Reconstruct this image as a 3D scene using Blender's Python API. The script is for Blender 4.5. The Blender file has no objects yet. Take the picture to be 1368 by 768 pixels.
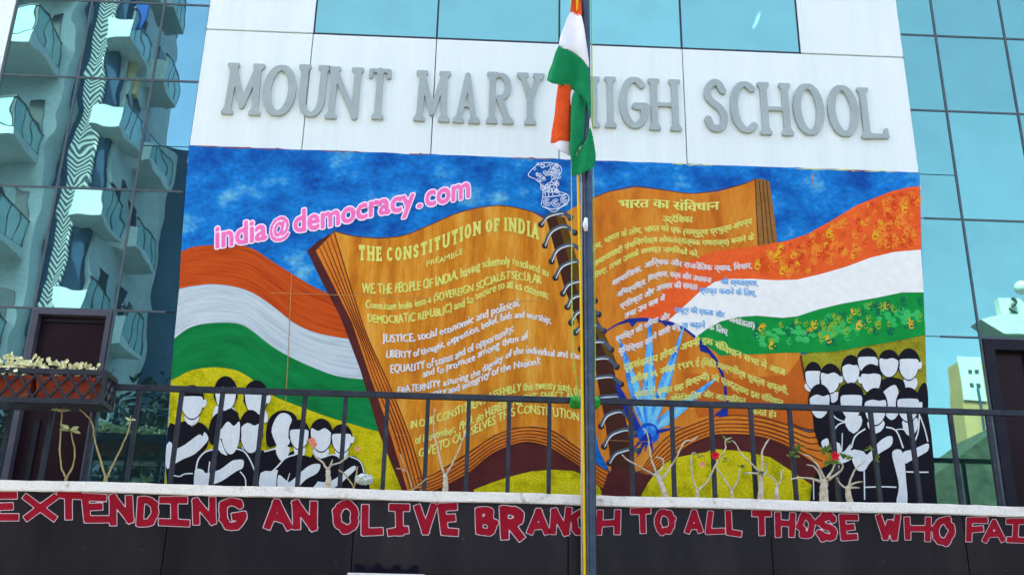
import bpy, bmesh, math, random
import numpy as np
from mathutils import Vector, Matrix
from mathutils.geometry import tessellate_polygon
random.seed(7)
scene = bpy.context.scene
COL = scene.collection

# ------------------------------------------------------------------ camera
F = 1400.0; CX, CY = 684.0, 384.0
VUP = (758.0, -3300.0); HRT = (42684.0, 1762.0)
CAM = Vector((0.0, -12.0, 1.6))
def _d(px, py): return Vector((px - CX, -(py - CY), -F))
zc = _d(*VUP).normalized()
xc = _d(*HRT); xc = (xc - zc * xc.dot(zc)).normalized()
yc = zc.cross(xc)
ROT = Matrix((xc, yc, zc))                      # camera space -> world
cam_data = bpy.data.cameras.new('camera')
cam_data.sensor_fit = 'HORIZONTAL'; cam_data.sensor_width = 36
cam_data.lens = 36 * F / 1368; cam_data.clip_end = 3000
camera = bpy.data.objects.new('camera', cam_data); COL.objects.link(camera)
camera.matrix_world = Matrix.Translation(CAM) @ ROT.to_4x4()
scene.camera = camera

# ------------------------------------------------------------------ sky, sun, exposure
SUN_EL, SUN_AZ = math.radians(56), math.radians(-28)   # sun stands behind the school; azimuth from +Y towards +X
world = bpy.data.worlds.new('World'); scene.world = world; world.use_nodes = True
wn = world.node_tree
sky = wn.nodes.new('ShaderNodeTexSky'); sky.sky_type = 'NISHITA'; sky.sun_disc = False
sky.sun_elevation = SUN_EL; sky.sun_rotation = SUN_AZ
sky.air_density = 0.75; sky.dust_density = 7.0; sky.ozone_density = 0.6
bg = wn.nodes['Background']; bg.inputs[1].default_value = 0.15
wn.links.new(sky.outputs[0], bg.inputs[0])
sun_data = bpy.data.lights.new('sun', 'SUN'); sun_data.energy = 3.6; sun_data.angle = math.radians(0.6)
sun_data.color = (1.0, 0.93, 0.82)
sun = bpy.data.objects.new('sun', sun_data); COL.objects.link(sun)
sdir = Vector((math.sin(SUN_AZ) * math.cos(SUN_EL), math.cos(SUN_AZ) * math.cos(SUN_EL), math.sin(SUN_EL)))
sun.rotation_euler = sdir.to_track_quat('Z', 'Y').to_euler()
scene.view_settings.view_transform = 'Standard'
scene.view_settings.look = 'None'
scene.view_settings.gamma = 1.0
scene.view_settings.exposure = 2.66

# ------------------------------------------------------------------ photo pixel -> point on a vertical plane y = Y
def P(px, py, Y=0.0):
    d = ROT @ Vector(((px - CX), -(py - CY), -F))
    t = (Y - CAM.y) / d.y
    return CAM + d * t
def crop(x0, y0, s):
    return lambda pts: [(x0 + u * s, y0 + v * s) for u, v in pts]

# ------------------------------------------------------------------ materials
def lin(c): return tuple(((v / 255) / 12.92 if v / 255 <= .04045 else ((v / 255 + .055) / 1.055) ** 2.4) for v in c) + (1.0,)
MATS = {}
def mat(name, c1, c2=None, c3=None, rough=.6, metal=0.0, scale=4.0, stretch=(1, 1), detail=6, bump=0.0, bscale=60, coord='UV', spec=.12,
        lo=.3, hi=.7, fine=0.06):
    if name in MATS: return MATS[name]
    m = bpy.data.materials.new(name); m.use_nodes = True; MATS[name] = m
    nt = m.node_tree; b = nt.nodes['Principled BSDF']
    b.inputs['Roughness'].default_value = rough; b.inputs['Metallic'].default_value = metal
    b.inputs['Specular IOR Level'].default_value = spec
    tc = nt.nodes.new('ShaderNodeTexCoord'); mp = nt.nodes.new('ShaderNodeMapping')
    nt.links.new(tc.outputs[coord], mp.inputs[0])
    mp.inputs['Scale'].default_value = (stretch[0], stretch[1], 1) if coord == 'UV' else (stretch[0], 1, stretch[1])
    n = nt.nodes.new('ShaderNodeTexNoise'); n.inputs['Scale'].default_value = scale; n.inputs['Detail'].default_value = detail
    n.inputs['Roughness'].default_value = .62
    nt.links.new(mp.outputs[0], n.inputs[0])
    r = nt.nodes.new('ShaderNodeValToRGB'); e = r.color_ramp.elements
    c2 = c2 or c1
    e[0].position = lo; e[0].color = c1; e[1].position = hi; e[1].color = c2
    if c3:
        k = e.new((lo + hi) / 2); k.color = c2; e[2].color = c3
    nt.links.new(n.outputs[0], r.inputs[0])
    # a fine second grain so no surface is perfectly even
    n2 = nt.nodes.new('ShaderNodeTexNoise'); n2.inputs['Scale'].default_value = scale * 9; n2.inputs['Detail'].default_value = 4
    nt.links.new(mp.outputs[0], n2.inputs[0])
    mr = nt.nodes.new('ShaderNodeMapRange'); mr.inputs[1].default_value = .3; mr.inputs[2].default_value = .7
    mr.inputs[3].default_value = 1 - fine * 2; mr.inputs[4].default_value = 1 + fine
    nt.links.new(n2.outputs[0], mr.inputs[0])
    mx = nt.nodes.new('ShaderNodeMix'); mx.data_type = 'RGBA'; mx.blend_type = 'MULTIPLY'; mx.inputs[0].default_value = 1
    nt.links.new(r.outputs[0], mx.inputs[6]); nt.links.new(mr.outputs[0], mx.inputs[7])
    nt.links.new(mx.outputs[2], b.inputs['Base Color'])
    if bump:
        bn = nt.nodes.new('ShaderNodeTexNoise'); bn.inputs['Scale'].default_value = bscale
        nt.links.new(mp.outputs[0], bn.inputs[0])
        bp = nt.nodes.new('ShaderNodeBump'); bp.inputs['Strength'].default_value = bump; bp.inputs['Distance'].default_value = .01
        nt.links.new(bn.outputs[0], bp.inputs['Height']); nt.links.new(bp.outputs[0], b.inputs['Normal'])
    return m
def L(*c): return lin(c)

M_clad = mat('white_cladding', L(214, 224, 213), L(223, 234, 224), L(228, 237, 228), rough=.35, scale=1.1, stretch=(3.2, .22), lo=.22, hi=.6, fine=.012, detail=8, coord='Object', spec=.4)
M_sky = mat('mural_blue', L(8, 78, 158), L(20, 128, 202), L(124, 204, 214), rough=.7, scale=1.7, stretch=(1, 1.25), detail=10, lo=.36, hi=.76, fine=.14)
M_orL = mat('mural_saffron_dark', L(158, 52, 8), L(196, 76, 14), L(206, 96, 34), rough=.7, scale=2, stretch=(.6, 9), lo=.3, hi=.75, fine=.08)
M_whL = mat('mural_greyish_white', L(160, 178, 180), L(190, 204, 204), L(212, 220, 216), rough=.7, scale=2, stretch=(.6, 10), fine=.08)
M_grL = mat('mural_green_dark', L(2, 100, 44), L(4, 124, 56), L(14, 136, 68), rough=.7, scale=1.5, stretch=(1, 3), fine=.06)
M_orR = mat('mural_saffron_bright', L(226, 84, 26), L(240, 104, 42), rough=.7, scale=2, fine=.06)
M_whR = mat('mural_white', L(232, 234, 220), L(240, 240, 228), rough=.7, scale=1.2, fine=.03)
M_grR = mat('mural_green_bright', L(4, 134, 50), L(14, 152, 62), rough=.7, scale=2, fine=.06)
M_grSpot = mat('mural_green_dabs', L(30, 176, 84), L(70, 190, 96), rough=.7, scale=4)
M_yelL = mat('mural_yellow_hill', L(158, 154, 4), L(210, 196, 8), L(216, 204, 36), rough=.8, scale=5, detail=10, lo=.34, hi=.66, fine=.16)
M_yelR = mat('mural_olive_hill', L(116, 118, 14), L(158, 152, 34), L(172, 166, 50), rough=.8, scale=4, detail=10, fine=.16)
M_page = mat('mural_page', L(188, 106, 18), L(212, 136, 28), L(228, 168, 66), rough=.65, scale=1.6, stretch=(3.2, .5), lo=.36, hi=.66, fine=.05)
M_pageR = mat('mural_page_right', L(188, 98, 20), L(210, 126, 30), L(216, 146, 50), rough=.65, scale=1.6, stretch=(2.6, .5), lo=.32, hi=.7, fine=.05)
M_pageLow = mat('mural_page_low', L(184, 86, 16), L(202, 104, 24), rough=.65, scale=2, stretch=(2.6, .6), fine=.05)
M_edge = mat('mural_page_edges', L(206, 108, 22), L(224, 132, 40), rough=.65, scale=3, fine=.08)
M_edgeTan = mat('mural_page_edges_tan', L(130, 92, 38), L(158, 112, 52), rough=.65, scale=3, fine=.08)
M_line = mat('mural_brown_line', L(92, 44, 16), L(112, 56, 20), rough=.7)
M_cover = mat('mural_cover_brown', L(72, 28, 28), L(92, 40, 34), rough=.65, scale=3, fine=.06)
M_spine = mat('mural_spine_brown', L(74, 36, 26), L(60, 34, 18), rough=.65, scale=3)
M_spineO = mat('mural_spine_olive', L(104, 76, 18), L(88, 60, 16), rough=.65, scale=3)
M_ring = mat('mural_ring_grey', L(66, 80, 90), L(82, 96, 104), rough=.6)
M_hole = mat('mural_hole_dark', L(40, 38, 36), L(52, 46, 40), rough=.6)
M_shine = mat('mural_ring_shine', L(214, 218, 214), rough=.6)
M_ty = mat('mural_text_yellow', L(214, 216, 92), L(226, 226, 120), rough=.7, scale=5)
M_tw = mat('mural_text_white', L(220, 216, 204), L(230, 228, 220), rough=.7, scale=5)
M_tb = mat('mural_text_blue', L(92, 164, 214), L(120, 180, 222), rough=.7, scale=5)
M_pink = mat('mural_pink', L(244, 108, 172), L(250, 128, 186), rough=.6, scale=3, fine=.03)
M_pinkEdge = mat('mural_pink_outline', L(246, 224, 236), L(250, 236, 244), rough=.6, fine=.04)
M_navy = mat('mural_navy', L(18, 34, 112), L(30, 56, 150), rough=.65, scale=3)
M_spoke = mat('mural_spoke_blue', L(40, 120, 206), L(104, 192, 230), rough=.65, scale=6, stretch=(1.5, .6), lo=.4, hi=.6)
M_spokeL = mat('mural_spoke_light', L(96, 190, 224), L(130, 204, 220), rough=.65, scale=6)
M_hub = mat('mural_hub_blue', L(10, 70, 170), L(26, 104, 200), rough=.65, scale=5)
M_black = mat('mural_black', L(14, 12, 20), L(20, 17, 26), rough=.6, fine=.05)
M_skin = mat('mural_pale_figures', L(214, 220, 214), L(226, 230, 224), rough=.7, scale=3, stretch=(1, .4), fine=.04)
M_hy = mat('mural_hand_yellow', L(226, 170, 20), L(230, 186, 40), rough=.7, scale=9)
M_ho = mat('mural_hand_orange', L(216, 76, 14), L(226, 92, 26), rough=.7, scale=9)
M_hg = mat('mural_hand_lime', L(112, 168, 40), L(150, 182, 50), rough=.7, scale=9)
M_hd = mat('mural_hand_dark_green', L(8, 96, 62), L(10, 106, 80), rough=.7, scale=9)
M_board = mat('mural_board', L(120, 130, 130), rough=.8, coord='Object')
M_seam = mat('mural_seam', L(206, 150, 84), L(170, 130, 70), rough=.7)
M_letter = mat('grey_letter_metal', L(158, 170, 162), L(168, 180, 172), rough=.45, metal=.1, scale=2, fine=.03, coord='Object')
M_joint = mat('dark_joint', L(46, 56, 62), L(60, 70, 76), rough=.6, coord='Object')
M_alu = mat('mullion_aluminium', L(78, 88, 92), L(92, 102, 104), rough=.45, metal=.3, coord='Object')
M_core = mat('dark_interior', L(40, 42, 44), L(56, 58, 60), rough=.9, coord='Object')
M_doorbrown = mat('brown_black_door', L(34, 22, 26), L(42, 28, 32), rough=.3, coord='Object')
M_doorframe = mat('grey_door_frame', L(74, 74, 84), L(90, 88, 96), rough=.5, metal=.2, coord='Object')
M_blackframe = mat('black_frame', L(30, 30, 36), L(40, 40, 46), rough=.5, coord='Object')
M_ledge = mat('white_ledge_paint', L(168, 158, 138), L(232, 228, 212), L(238, 235, 220), rough=.7, scale=5, detail=12, lo=.3, hi=.52, bump=.3, bscale=40, coord='Object', fine=.06)
M_fascia = mat('dark_fascia_metal', L(30, 26, 28), L(38, 34, 35), L(47, 43, 42), rough=.34, metal=.1, scale=1.2, stretch=(1.6, .35), detail=8, fine=.05, coord='Object')
M_red = mat('slogan_red', L(142, 6, 26), L(162, 16, 40), rough=.6, scale=4, fine=.06)
M_redEdge = mat('slogan_outline', L(206, 184, 184), L(224, 206, 206), rough=.6, scale=8, fine=.08)
M_iron = mat('grey_black_iron', L(46, 50, 56), L(64, 68, 74), rough=.42, metal=.4, scale=6, coord='Object', fine=.08, bump=.15, bscale=90)
M_pole = mat('grey_pole_paint', L(58, 68, 80), L(76, 86, 98), rough=.28, metal=.5, scale=3, stretch=(3, 3), coord='Object', fine=.06)
M_terra = mat('terracotta', L(134, 52, 34), L(164, 72, 48), L(176, 92, 66), rough=.85, scale=6, coord='Object', fine=.1)
M_bark = mat('pale_bark', L(150, 138, 108), L(196, 186, 158), L(214, 206, 186), rough=.85, scale=18, stretch=(1, 1), coord='Object', fine=.12, bump=.3, bscale=80)
M_barkY = mat('pale_young_bark', L(150, 132, 84), L(190, 172, 120), rough=.85, scale=18, coord='Object', fine=.12)
M_leaf = mat('fresh_leaf', L(70, 96, 34), L(120, 140, 60), rough=.55, scale=14, coord='Object')
M_leafP = mat('pale_leaf', L(170, 178, 108), L(216, 216, 160), rough=.55, scale=20, coord='Object')
M_petal = mat('cream_petal', L(226, 224, 186), L(238, 236, 214), rough=.6, scale=20, coord='Object')
M_flower = mat('red_petal', L(206, 24, 44), L(222, 52, 60), rough=.6, scale=20, coord='Object')
M_flowerP = mat('salmon_petal', L(226, 140, 110), L(232, 170, 140), rough=.6, scale=20, coord='Object')
M_soil = mat('dry_soil', L(70, 56, 42), L(96, 80, 60), rough=.95, scale=12, coord='Object')
M_ropeY = mat('yellow_rope', L(226, 178, 10), L(238, 196, 30), rough=.8, scale=30, coord='Object')
M_ropeG = mat('green_cord', L(140, 190, 70), L(160, 206, 90), rough=.8, scale=30, coord='Object')
M_tie = mat('green_cloth', L(40, 150, 50), L(70, 176, 70), rough=.8, scale=20, coord='Object')
M_fO = mat('flag_saffron', L(204, 70, 24), L(222, 88, 36), rough=.85, scale=8, coord='Object', fine=.05)
M_fW = mat('flag_white', L(226, 226, 222), L(234, 234, 232), rough=.85, scale=8, coord='Object', fine=.03)
M_fG = mat('flag_green', L(14, 122, 70), L(24, 136, 82), rough=.85, scale=8, coord='Object', fine=.05)
M_bag = mat('pale_plastic', L(170, 186, 172), L(200, 210, 198), rough=.3, scale=12, coord='Object')
M_asphalt = mat('asphalt', L(62, 62, 64), L(74, 73, 72), rough=.9, scale=3, coord='Object')
M_pave = mat('paving', L(150, 146, 138), L(166, 160, 150), rough=.9, scale=3, coord='Object')
M_apw = mat('apartment_white', L(158, 166, 172), L(176, 182, 186), rough=.8, scale=1, coord='Object')
M_apd = mat('apartment_slate', L(40, 60, 86), L(52, 72, 98), rough=.8, scale=1, coord='Object')
M_apu = mat('apartment_tan', L(190, 160, 116), L(200, 172, 130), rough=.8, scale=1, coord='Object')
M_apglass = mat('balcony_glass', L(130, 165, 170), L(150, 180, 184), rough=.1, scale=1, coord='Object', spec=.6)
M_apwin = mat('apartment_window', L(30, 36, 44), L(46, 52, 60), rough=.15, scale=1, coord='Object', spec=.6)
M_blueblind = mat('blue_blind', L(14, 50, 118), L(20, 62, 134), rough=.7, scale=1, coord='Object')
M_oldwall = mat('weathered_wall', L(34, 40, 36), L(66, 72, 64), rough=.9, scale=2.5, detail=10, coord='Object', fine=.15)
M_yeltower = mat('tower_cream', L(146, 118, 84), L(158, 132, 98), rough=.8, scale=1, coord='Object')
M_trunk = mat('tree_bark', L(70, 56, 44), L(96, 78, 60), rough=.9, scale=6, coord='Object')
M_crown = mat('tree_leaves', L(10, 18, 18), L(24, 36, 32), rough=.7, scale=4, coord='Object')
M_signwhite = mat('signboard_white', L(210, 212, 204), L(224, 226, 218), rough=.6, coord='Object')
M_signshade = mat('signboard_shadow', L(24, 20, 36), L(34, 30, 46), rough=.7, coord='Object')  # shadow tone put into the colour of the strip above the signboard

def glass_material(name, tint, wav, see=.0):
    m = bpy.data.materials.new(name); m.use_nodes = True; nt = m.node_tree
    b = nt.nodes['Principled BSDF']
    b.inputs['Base Color'].default_value = tint; b.inputs['Metallic'].default_value = .95; b.inputs['Roughness'].default_value = .012
    tc = nt.nodes.new('ShaderNodeTexCoord'); oi = nt.nodes.new('ShaderNodeObjectInfo')
    ad = nt.nodes.new('ShaderNodeVectorMath'); ad.operation = 'MULTIPLY_ADD'
    cb = nt.nodes.new('ShaderNodeCombineXYZ')
    for k in range(3): nt.links.new(oi.outputs['Random'], cb.inputs[k])
    nt.links.new(cb.outputs[0], ad.inputs[0]); ad.inputs[1].default_value = (17, 5, 31)
    nt.links.new(tc.outputs['Object'], ad.inputs[2])
    n = nt.nodes.new('ShaderNodeTexNoise'); n.inputs['Scale'].default_value = 1.5; n.inputs['Detail'].default_value = 1.2
    nt.links.new(ad.outputs[0], n.inputs[0])
    bp = nt.nodes.new('ShaderNodeBump'); bp.inputs['Strength'].default_value = 1; bp.inputs['Distance'].default_value = wav
    nt.links.new(n.outputs[0], bp.inputs['Height']); nt.links.new(bp.outputs[0], b.inputs['Normal'])
    # faint streaks of dust on the panes
    d = nt.nodes.new('ShaderNodeTexNoise'); d.inputs['Scale'].default_value = 2.2; d.inputs['Detail'].default_value = 8
    nt.links.new(ad.outputs[0], d.inputs[0])
    r = nt.nodes.new('ShaderNodeValToRGB'); r.color_ramp.elements[0].color = tuple(v * .93 for v in tint[:3]) + (1,); r.color_ramp.elements[1].color = tint
    r.color_ramp.elements[0].position = .35; r.color_ramp.elements[1].position = .6
    nt.links.new(d.outputs[0], r.inputs[0])
    hv = nt.nodes.new('ShaderNodeHueSaturation'); mv = nt.nodes.new('ShaderNodeMapRange'); mv.inputs[3].default_value = .92; mv.inputs[4].default_value = 1.06
    nt.links.new(oi.outputs['Random'], mv.inputs[0]); nt.links.new(mv.outputs[0], hv.inputs['Value']); nt.links.new(r.outputs[0], hv.inputs['Color'])
    nt.links.new(hv.outputs[0], b.inputs['Base Color'])
    if see:
        out = nt.nodes['Material Output']; tr = nt.nodes.new('ShaderNodeBsdfTransparent'); ms = nt.nodes.new('ShaderNodeMixShader')
        ms.inputs[0].default_value = see; tr.inputs[0].default_value = (.6, .8, .85, 1)
        nt.links.new(b.outputs[0], ms.inputs[1]); nt.links.new(tr.outputs[0], ms.inputs[2]); nt.links.new(ms.outputs[0], out.inputs[0])
    return m
M_glassL = glass_material('mirror_glass_teal', (.195, .43, .43, 1), .0035)
M_glassR = glass_material('mirror_glass_blue', (.186, .43, .35, 1), .0006)
M_glassC = glass_material('mirror_glass_window', (.27, .58, .47, 1), .0005, see=.10)
def chevron_material():
    m = bpy.data.materials.new('chevron_screen'); m.use_nodes = True; nt = m.node_tree; b = nt.nodes['Principled BSDF']
    tc = nt.nodes.new('ShaderNodeTexCoord'); sp = nt.nodes.new('ShaderNodeSeparateXYZ'); nt.links.new(tc.outputs['Object'], sp.inputs[0])
    pp = nt.nodes.new('ShaderNodeMath'); pp.operation = 'PINGPONG'; pp.inputs[1].default_value = .28; nt.links.new(sp.outputs[0], pp.inputs[0])
    ml = nt.nodes.new('ShaderNodeMath'); ml.operation = 'MULTIPLY_ADD'; ml.inputs[1].default_value = 1.1
    nt.links.new(pp.outputs[0], ml.inputs[0]); nt.links.new(sp.outputs[2], ml.inputs[2])
    fr = nt.nodes.new('ShaderNodeMath'); fr.operation = 'PINGPONG'; fr.inputs[1].default_value = .085; nt.links.new(ml.outputs[0], fr.inputs[0])
    gt = nt.nodes.new('ShaderNodeMath'); gt.operation = 'GREATER_THAN'; gt.inputs[1].default_value = .045; nt.links.new(fr.outputs[0], gt.inputs[0])
    mx = nt.nodes.new('ShaderNodeMix'); mx.data_type = 'RGBA'; mx.inputs[6].default_value = L(58, 74, 92); mx.inputs[7].default_value = L(222, 222, 216)
    nt.links.new(gt.outputs[0], mx.inputs[0]); nt.links.new(mx.outputs[2], b.inputs['Base Color']); b.inputs['Roughness'].default_value = .7
    return m
M_chev = chevron_material()

def scuff(m, col, scale, lo, hi, strength):
    nt = m.node_tree; b = nt.nodes['Principled BSDF']; src = b.inputs['Base Color'].links[0].from_socket
    tc = nt.nodes.new('ShaderNodeTexCoord'); mp = nt.nodes.new('ShaderNodeMapping'); mp.inputs['Scale'].default_value = (.6, 1, 1.3); nt.links.new(tc.outputs['Object'], mp.inputs[0])
    n = nt.nodes.new('ShaderNodeTexNoise'); n.inputs['Scale'].default_value = scale; n.inputs['Detail'].default_value = 9; n.inputs['Roughness'].default_value = .68; nt.links.new(mp.outputs[0], n.inputs[0])
    r = nt.nodes.new('ShaderNodeMapRange'); r.inputs[1].default_value = lo; r.inputs[2].default_value = hi; r.inputs[4].default_value = strength; nt.links.new(n.outputs[0], r.inputs[0])
    mx = nt.nodes.new('ShaderNodeMix'); mx.data_type = 'RGBA'; nt.links.new(r.outputs[0], mx.inputs[0]); nt.links.new(src, mx.inputs[6]); mx.inputs[7].default_value = col
    nt.links.new(mx.outputs[2], b.inputs['Base Color'])
scuff(M_fascia, L(150, 146, 138), 3.5, .64, .78, .5); scuff(M_red, L(96, 20, 34), 4, .55, .7, .5); scuff(M_ledge, L(120, 98, 66), 5, .6, .72, .6)
scuff(M_iron, L(120, 112, 100), 9, .62, .75, .5); scuff(M_pole, L(120, 126, 130), 6, .6, .75, .5); scuff(M_terra, L(196, 160, 132), 6, .55, .7, .5)
# ------------------------------------------------------------------ object helpers
def link(name, me, m=None, parent=None):
    me.name = name
    o = bpy.data.objects.new(name, me); COL.objects.link(o)
    if m is not None:
        for k in (m if isinstance(m, (list, tuple)) else [m]): me.materials.append(k)
    if parent is not None:
        o.parent = parent
        base = parent['_base'] if '_base' in parent else None
        me.transform(Matrix.Translation(-BASE.get(parent.name, Vector((0, 0, 0)))))
        BASE[o.name] = BASE.get(parent.name, Vector((0, 0, 0)))
    return o
BASE = {}
def rebase(o, loc):
    """top-level mesh: put the origin at loc"""
    loc = Vector(loc); o.data.transform(Matrix.Translation(-loc)); o.location = loc; BASE[o.name] = loc
def tag(o, label=None, cat=None, group=None, kind=None):
    if label: o['label'] = label
    if cat: o['category'] = cat
    if group: o['group'] = group
    if kind: o['kind'] = kind
    return o
def thing(name, loc, label, cat, group=None):
    o = bpy.data.objects.new(name, None); COL.objects.link(o); o.location = loc; o.empty_display_size = .2
    BASE[o.name] = Vector(loc)
    return tag(o, label, cat, group)
def from_bm(bm, smooth=False):
    me = bpy.data.meshes.new('m'); bm.to_mesh(me); bm.free()
    if smooth:
        for p in me.polygons: p.use_smooth = True
    return me
def add_box(bm, lo, hi, bevel=0.0):
    vs = [bm.verts.new((x, y, z)) for x in (lo[0], hi[0]) for y in (lo[1], hi[1]) for z in (lo[2], hi[2])]
    fs = [(0, 1, 3, 2), (4, 6, 7, 5), (0, 4, 5, 1), (2, 3, 7, 6), (0, 2, 6, 4), (1, 5, 7, 3)]
    faces = [bm.faces.new([vs[i] for i in f]) for f in fs]
    if bevel:
        ed = list({e for f in faces for e in f.edges})
        bmesh.ops.bevel(bm, geom=ed, offset=bevel, segments=2, affect='EDGES', profile=.7)
def box(name, lo, hi, m, parent=None, bevel=0.0):
    bm = bmesh.new(); add_box(bm, lo, hi, bevel)
    bmesh.ops.recalc_face_normals(bm, faces=bm.faces)
    return link(name, from_bm(bm), m, parent)
def add_bar(bm, a, b, w, h=None, up=Vector((0, 0, 1))):
    """square bar from a to b"""
    h = h or w; a = Vector(a); b = Vector(b); d = (b - a).normalized()
    if abs(d.dot(up)) > .98: up = Vector((0, 1, 0))
    s = d.cross(up).normalized() * w / 2; t = s.normalized().cross(d) * h / 2
    q = [bm.verts.new(p + i * s + j * t) for p in (a, b) for i, j in ((-1, -1), (1, -1), (1, 1), (-1, 1))]
    for f in ((0, 1, 2, 3), (7, 6, 5, 4), (0, 4, 5, 1), (1, 5, 6, 2), (2, 6, 7, 3), (3, 7, 4, 0)): bm.faces.new([q[i] for i in f])
def add_tube(bm, pts, rad, seg=8, cap=True):
    pts = [Vector(p) for p in pts]; n = len(pts)
    if not isinstance(rad, (list, tuple)): rad = [rad] * n
    ref = Vector((0.31, 1, .17)).normalized(); rings = []
    for i, p in enumerate(pts):
        d = (pts[min(i + 1, n - 1)] - pts[max(i - 1, 0)]).normalized()
        s = d.cross(ref).normalized(); t = d.cross(s)
        rings.append([bm.verts.new(p + rad[i] * (math.cos(2 * math.pi * k / seg) * s + math.sin(2 * math.pi * k / seg) * t)) for k in range(seg)])
    for i in range(n - 1):
        for k in range(seg):
            f = bm.faces.new((rings[i][k], rings[i][(k + 1) % seg], rings[i + 1][(k + 1) % seg], rings[i + 1][k])); f.smooth = True
    if cap:
        bm.faces.new(rings[0][::-1]); bm.faces.new(rings[-1])
def spline(pts, n=6, closed=False):
    pts = [np.array(p, float) for p in pts]; m = len(pts); out = []
    if m < 3: return [tuple(p) for p in pts]
    rng = range(m if closed else m - 1)
    for i in rng:
        if closed: p0, p1, p2, p3 = pts[i - 1], pts[i], pts[(i + 1) % m], pts[(i + 2) % m]
        else: p0, p1, p2, p3 = pts[max(i - 1, 0)], pts[i], pts[i + 1], pts[min(i + 2, m - 1)]
        for k in range(n):
            t = k / n
            out.append(tuple(.5 * ((2 * p1) + (p2 - p0) * t + (2 * p0 - 5 * p1 + 4 * p2 - p3) * t * t + (3 * p1 - p0 - 3 * p2 + p3) * t ** 3)))
    if not closed: out.append(tuple(pts[-1]))
    return out

# ------------------------------------------------------------------ flat paint: shapes drawn in photo pixels, laid on a vertical plane
class Paint:
    """collects flat shapes on one plane; each next shape lies a hair in front of the last"""
    def __init__(self, Y, step=.000018):
        on_mural = abs(Y + .05) < .08                # coats of paint on the mural lie less than half a millimetre apart
        self.Y = -.05 + (Y + .05) * .42 if on_mural else Y; self.step = step if on_mural else .00004; self.v = []; self.f = []; self.uv = []; self.mi = []; self.n = 0
    def _y(self):
        y = self.Y - (self.n % 48) * self.step; self.n += 1; return y
    def poly(self, pts, smooth=0, mi=0):
        if smooth: pts = spline(pts, smooth, True)
        y = self._y(); P3 = [P(a, b, self.Y) for a, b in pts]
        tri = tessellate_polygon([[Vector((p.x, p.z, 0)) for p in P3]])
        o = len(self.v)
        for p in P3: self.v.append((p.x, y, p.z)); self.uv.append((p.x, p.z))
        for t in tri:
            a, b, c = t; A, B, Cc = P3[a], P3[b], P3[c]
            cr = (B.x - A.x) * (Cc.z - A.z) - (B.z - A.z) * (Cc.x - A.x)
            if abs(cr) < 1e-12: continue
            self.f.append((o + a, o + b, o + c) if cr > 0 else (o + a, o + c, o + b)); self.mi.append(mi)
        return self
    def ribbon(self, top, bot, n=40, m=6, mi=0, flow=True):
        def res(c):
            c = np.array(spline(c, 8), float); s = np.r_[0, np.cumsum(np.hypot(*np.diff(c, axis=0).T))]
            q = np.linspace(0, s[-1], n + 1); return np.c_[np.interp(q, s, c[:, 0]), np.interp(q, s, c[:, 1])]
        T, B = res(top), res(bot); y = self._y(); o = len(self.v)
        for i in range(n + 1):
            for j in range(m + 1):
                a = T[i] + (B[i] - T[i]) * j / m; p = P(a[0], a[1], self.Y)
                self.v.append((p.x, y, p.z)); self.uv.append((i / n * 2.6, j / m * .9) if flow else (p.x, p.z))
        for i in range(n):
            for j in range(m):
                a = o + i * (m + 1) + j
                self.f.append((a, a + 1, a + m + 2, a + m + 1)); self.mi.append(mi)
        return self
    def stroke(self, pts, w, mi=0, smooth=4, taper=False):
        pts = np.array(spline(pts, smooth) if smooth and len(pts) > 2 else pts, float); k = len(pts)
        d = np.gradient(pts, axis=0); d /= np.maximum(np.hypot(d[:, 0], d[:, 1])[:, None], 1e-6); nrm = np.c_[-d[:, 1], d[:, 0]]
        ws = np.full(k, w / 2.0) if not hasattr(w, '__len__') else np.interp(np.linspace(0, 1, k), np.linspace(0, 1, len(w)), np.array(w) / 2.0)
        a = pts + nrm * ws[:, None]; b = pts - nrm * ws[:, None]; y = self._y(); o = len(self.v)
        for i in range(k):
            for q in (a[i], b[i]):
                p = P(q[0], q[1], self.Y); self.v.append((p.x, y, p.z)); self.uv.append((p.x, p.z))
        for i in range(k - 1):
            e = o + 2 * i; self.f.append((e, e + 1, e + 3, e + 2)); self.mi.append(mi)
        return self
    def disc(self, c, rx, ry=None, mi=0, n=14):
        ry = ry or rx
        return self.poly([(c[0] + rx * math.cos(2 * math.pi * k / n), c[1] + ry * math.sin(2 * math.pi * k / n)) for k in range(n)], mi=mi)
    def mesh2d(self, verts, faces, islands=None, mi=0):
        """verts in photo pixels"""
        o = len(self.v); y = self._y(); self.n += 3
        for i, (a, b) in enumerate(verts):
            p = P(a, b, self.Y); dy = (islands[i] % 4) * self.step if islands is not None else 0
            self.v.append((p.x, y - dy, p.z)); self.uv.append((p.x, p.z))
        for f in faces: self.f.append(tuple(o + i for i in f)); self.mi.append(mi)
        return self
    def build(self, name, m, parent):
        me = bpy.data.meshes.new(name); me.from_pydata(self.v, [], self.f)
        lay = me.uv_layers.new(name='UVMap')
        for l in me.loops: lay.data[l.index].uv = self.uv[l.vertex_index]
        ms = m if isinstance(m, (list, tuple)) else [m]
        me.polygons.foreach_set('material_index', self.mi)
        # every face looks towards the street
        bm = bmesh.new(); bm.from_mesh(me)
        for f in bm.faces:
            f.normal_update()
            if f.normal.y > 0: f.normal_flip()
        bm.to_mesh(me); bm.free()
        return link(name, me, ms, parent)

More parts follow.
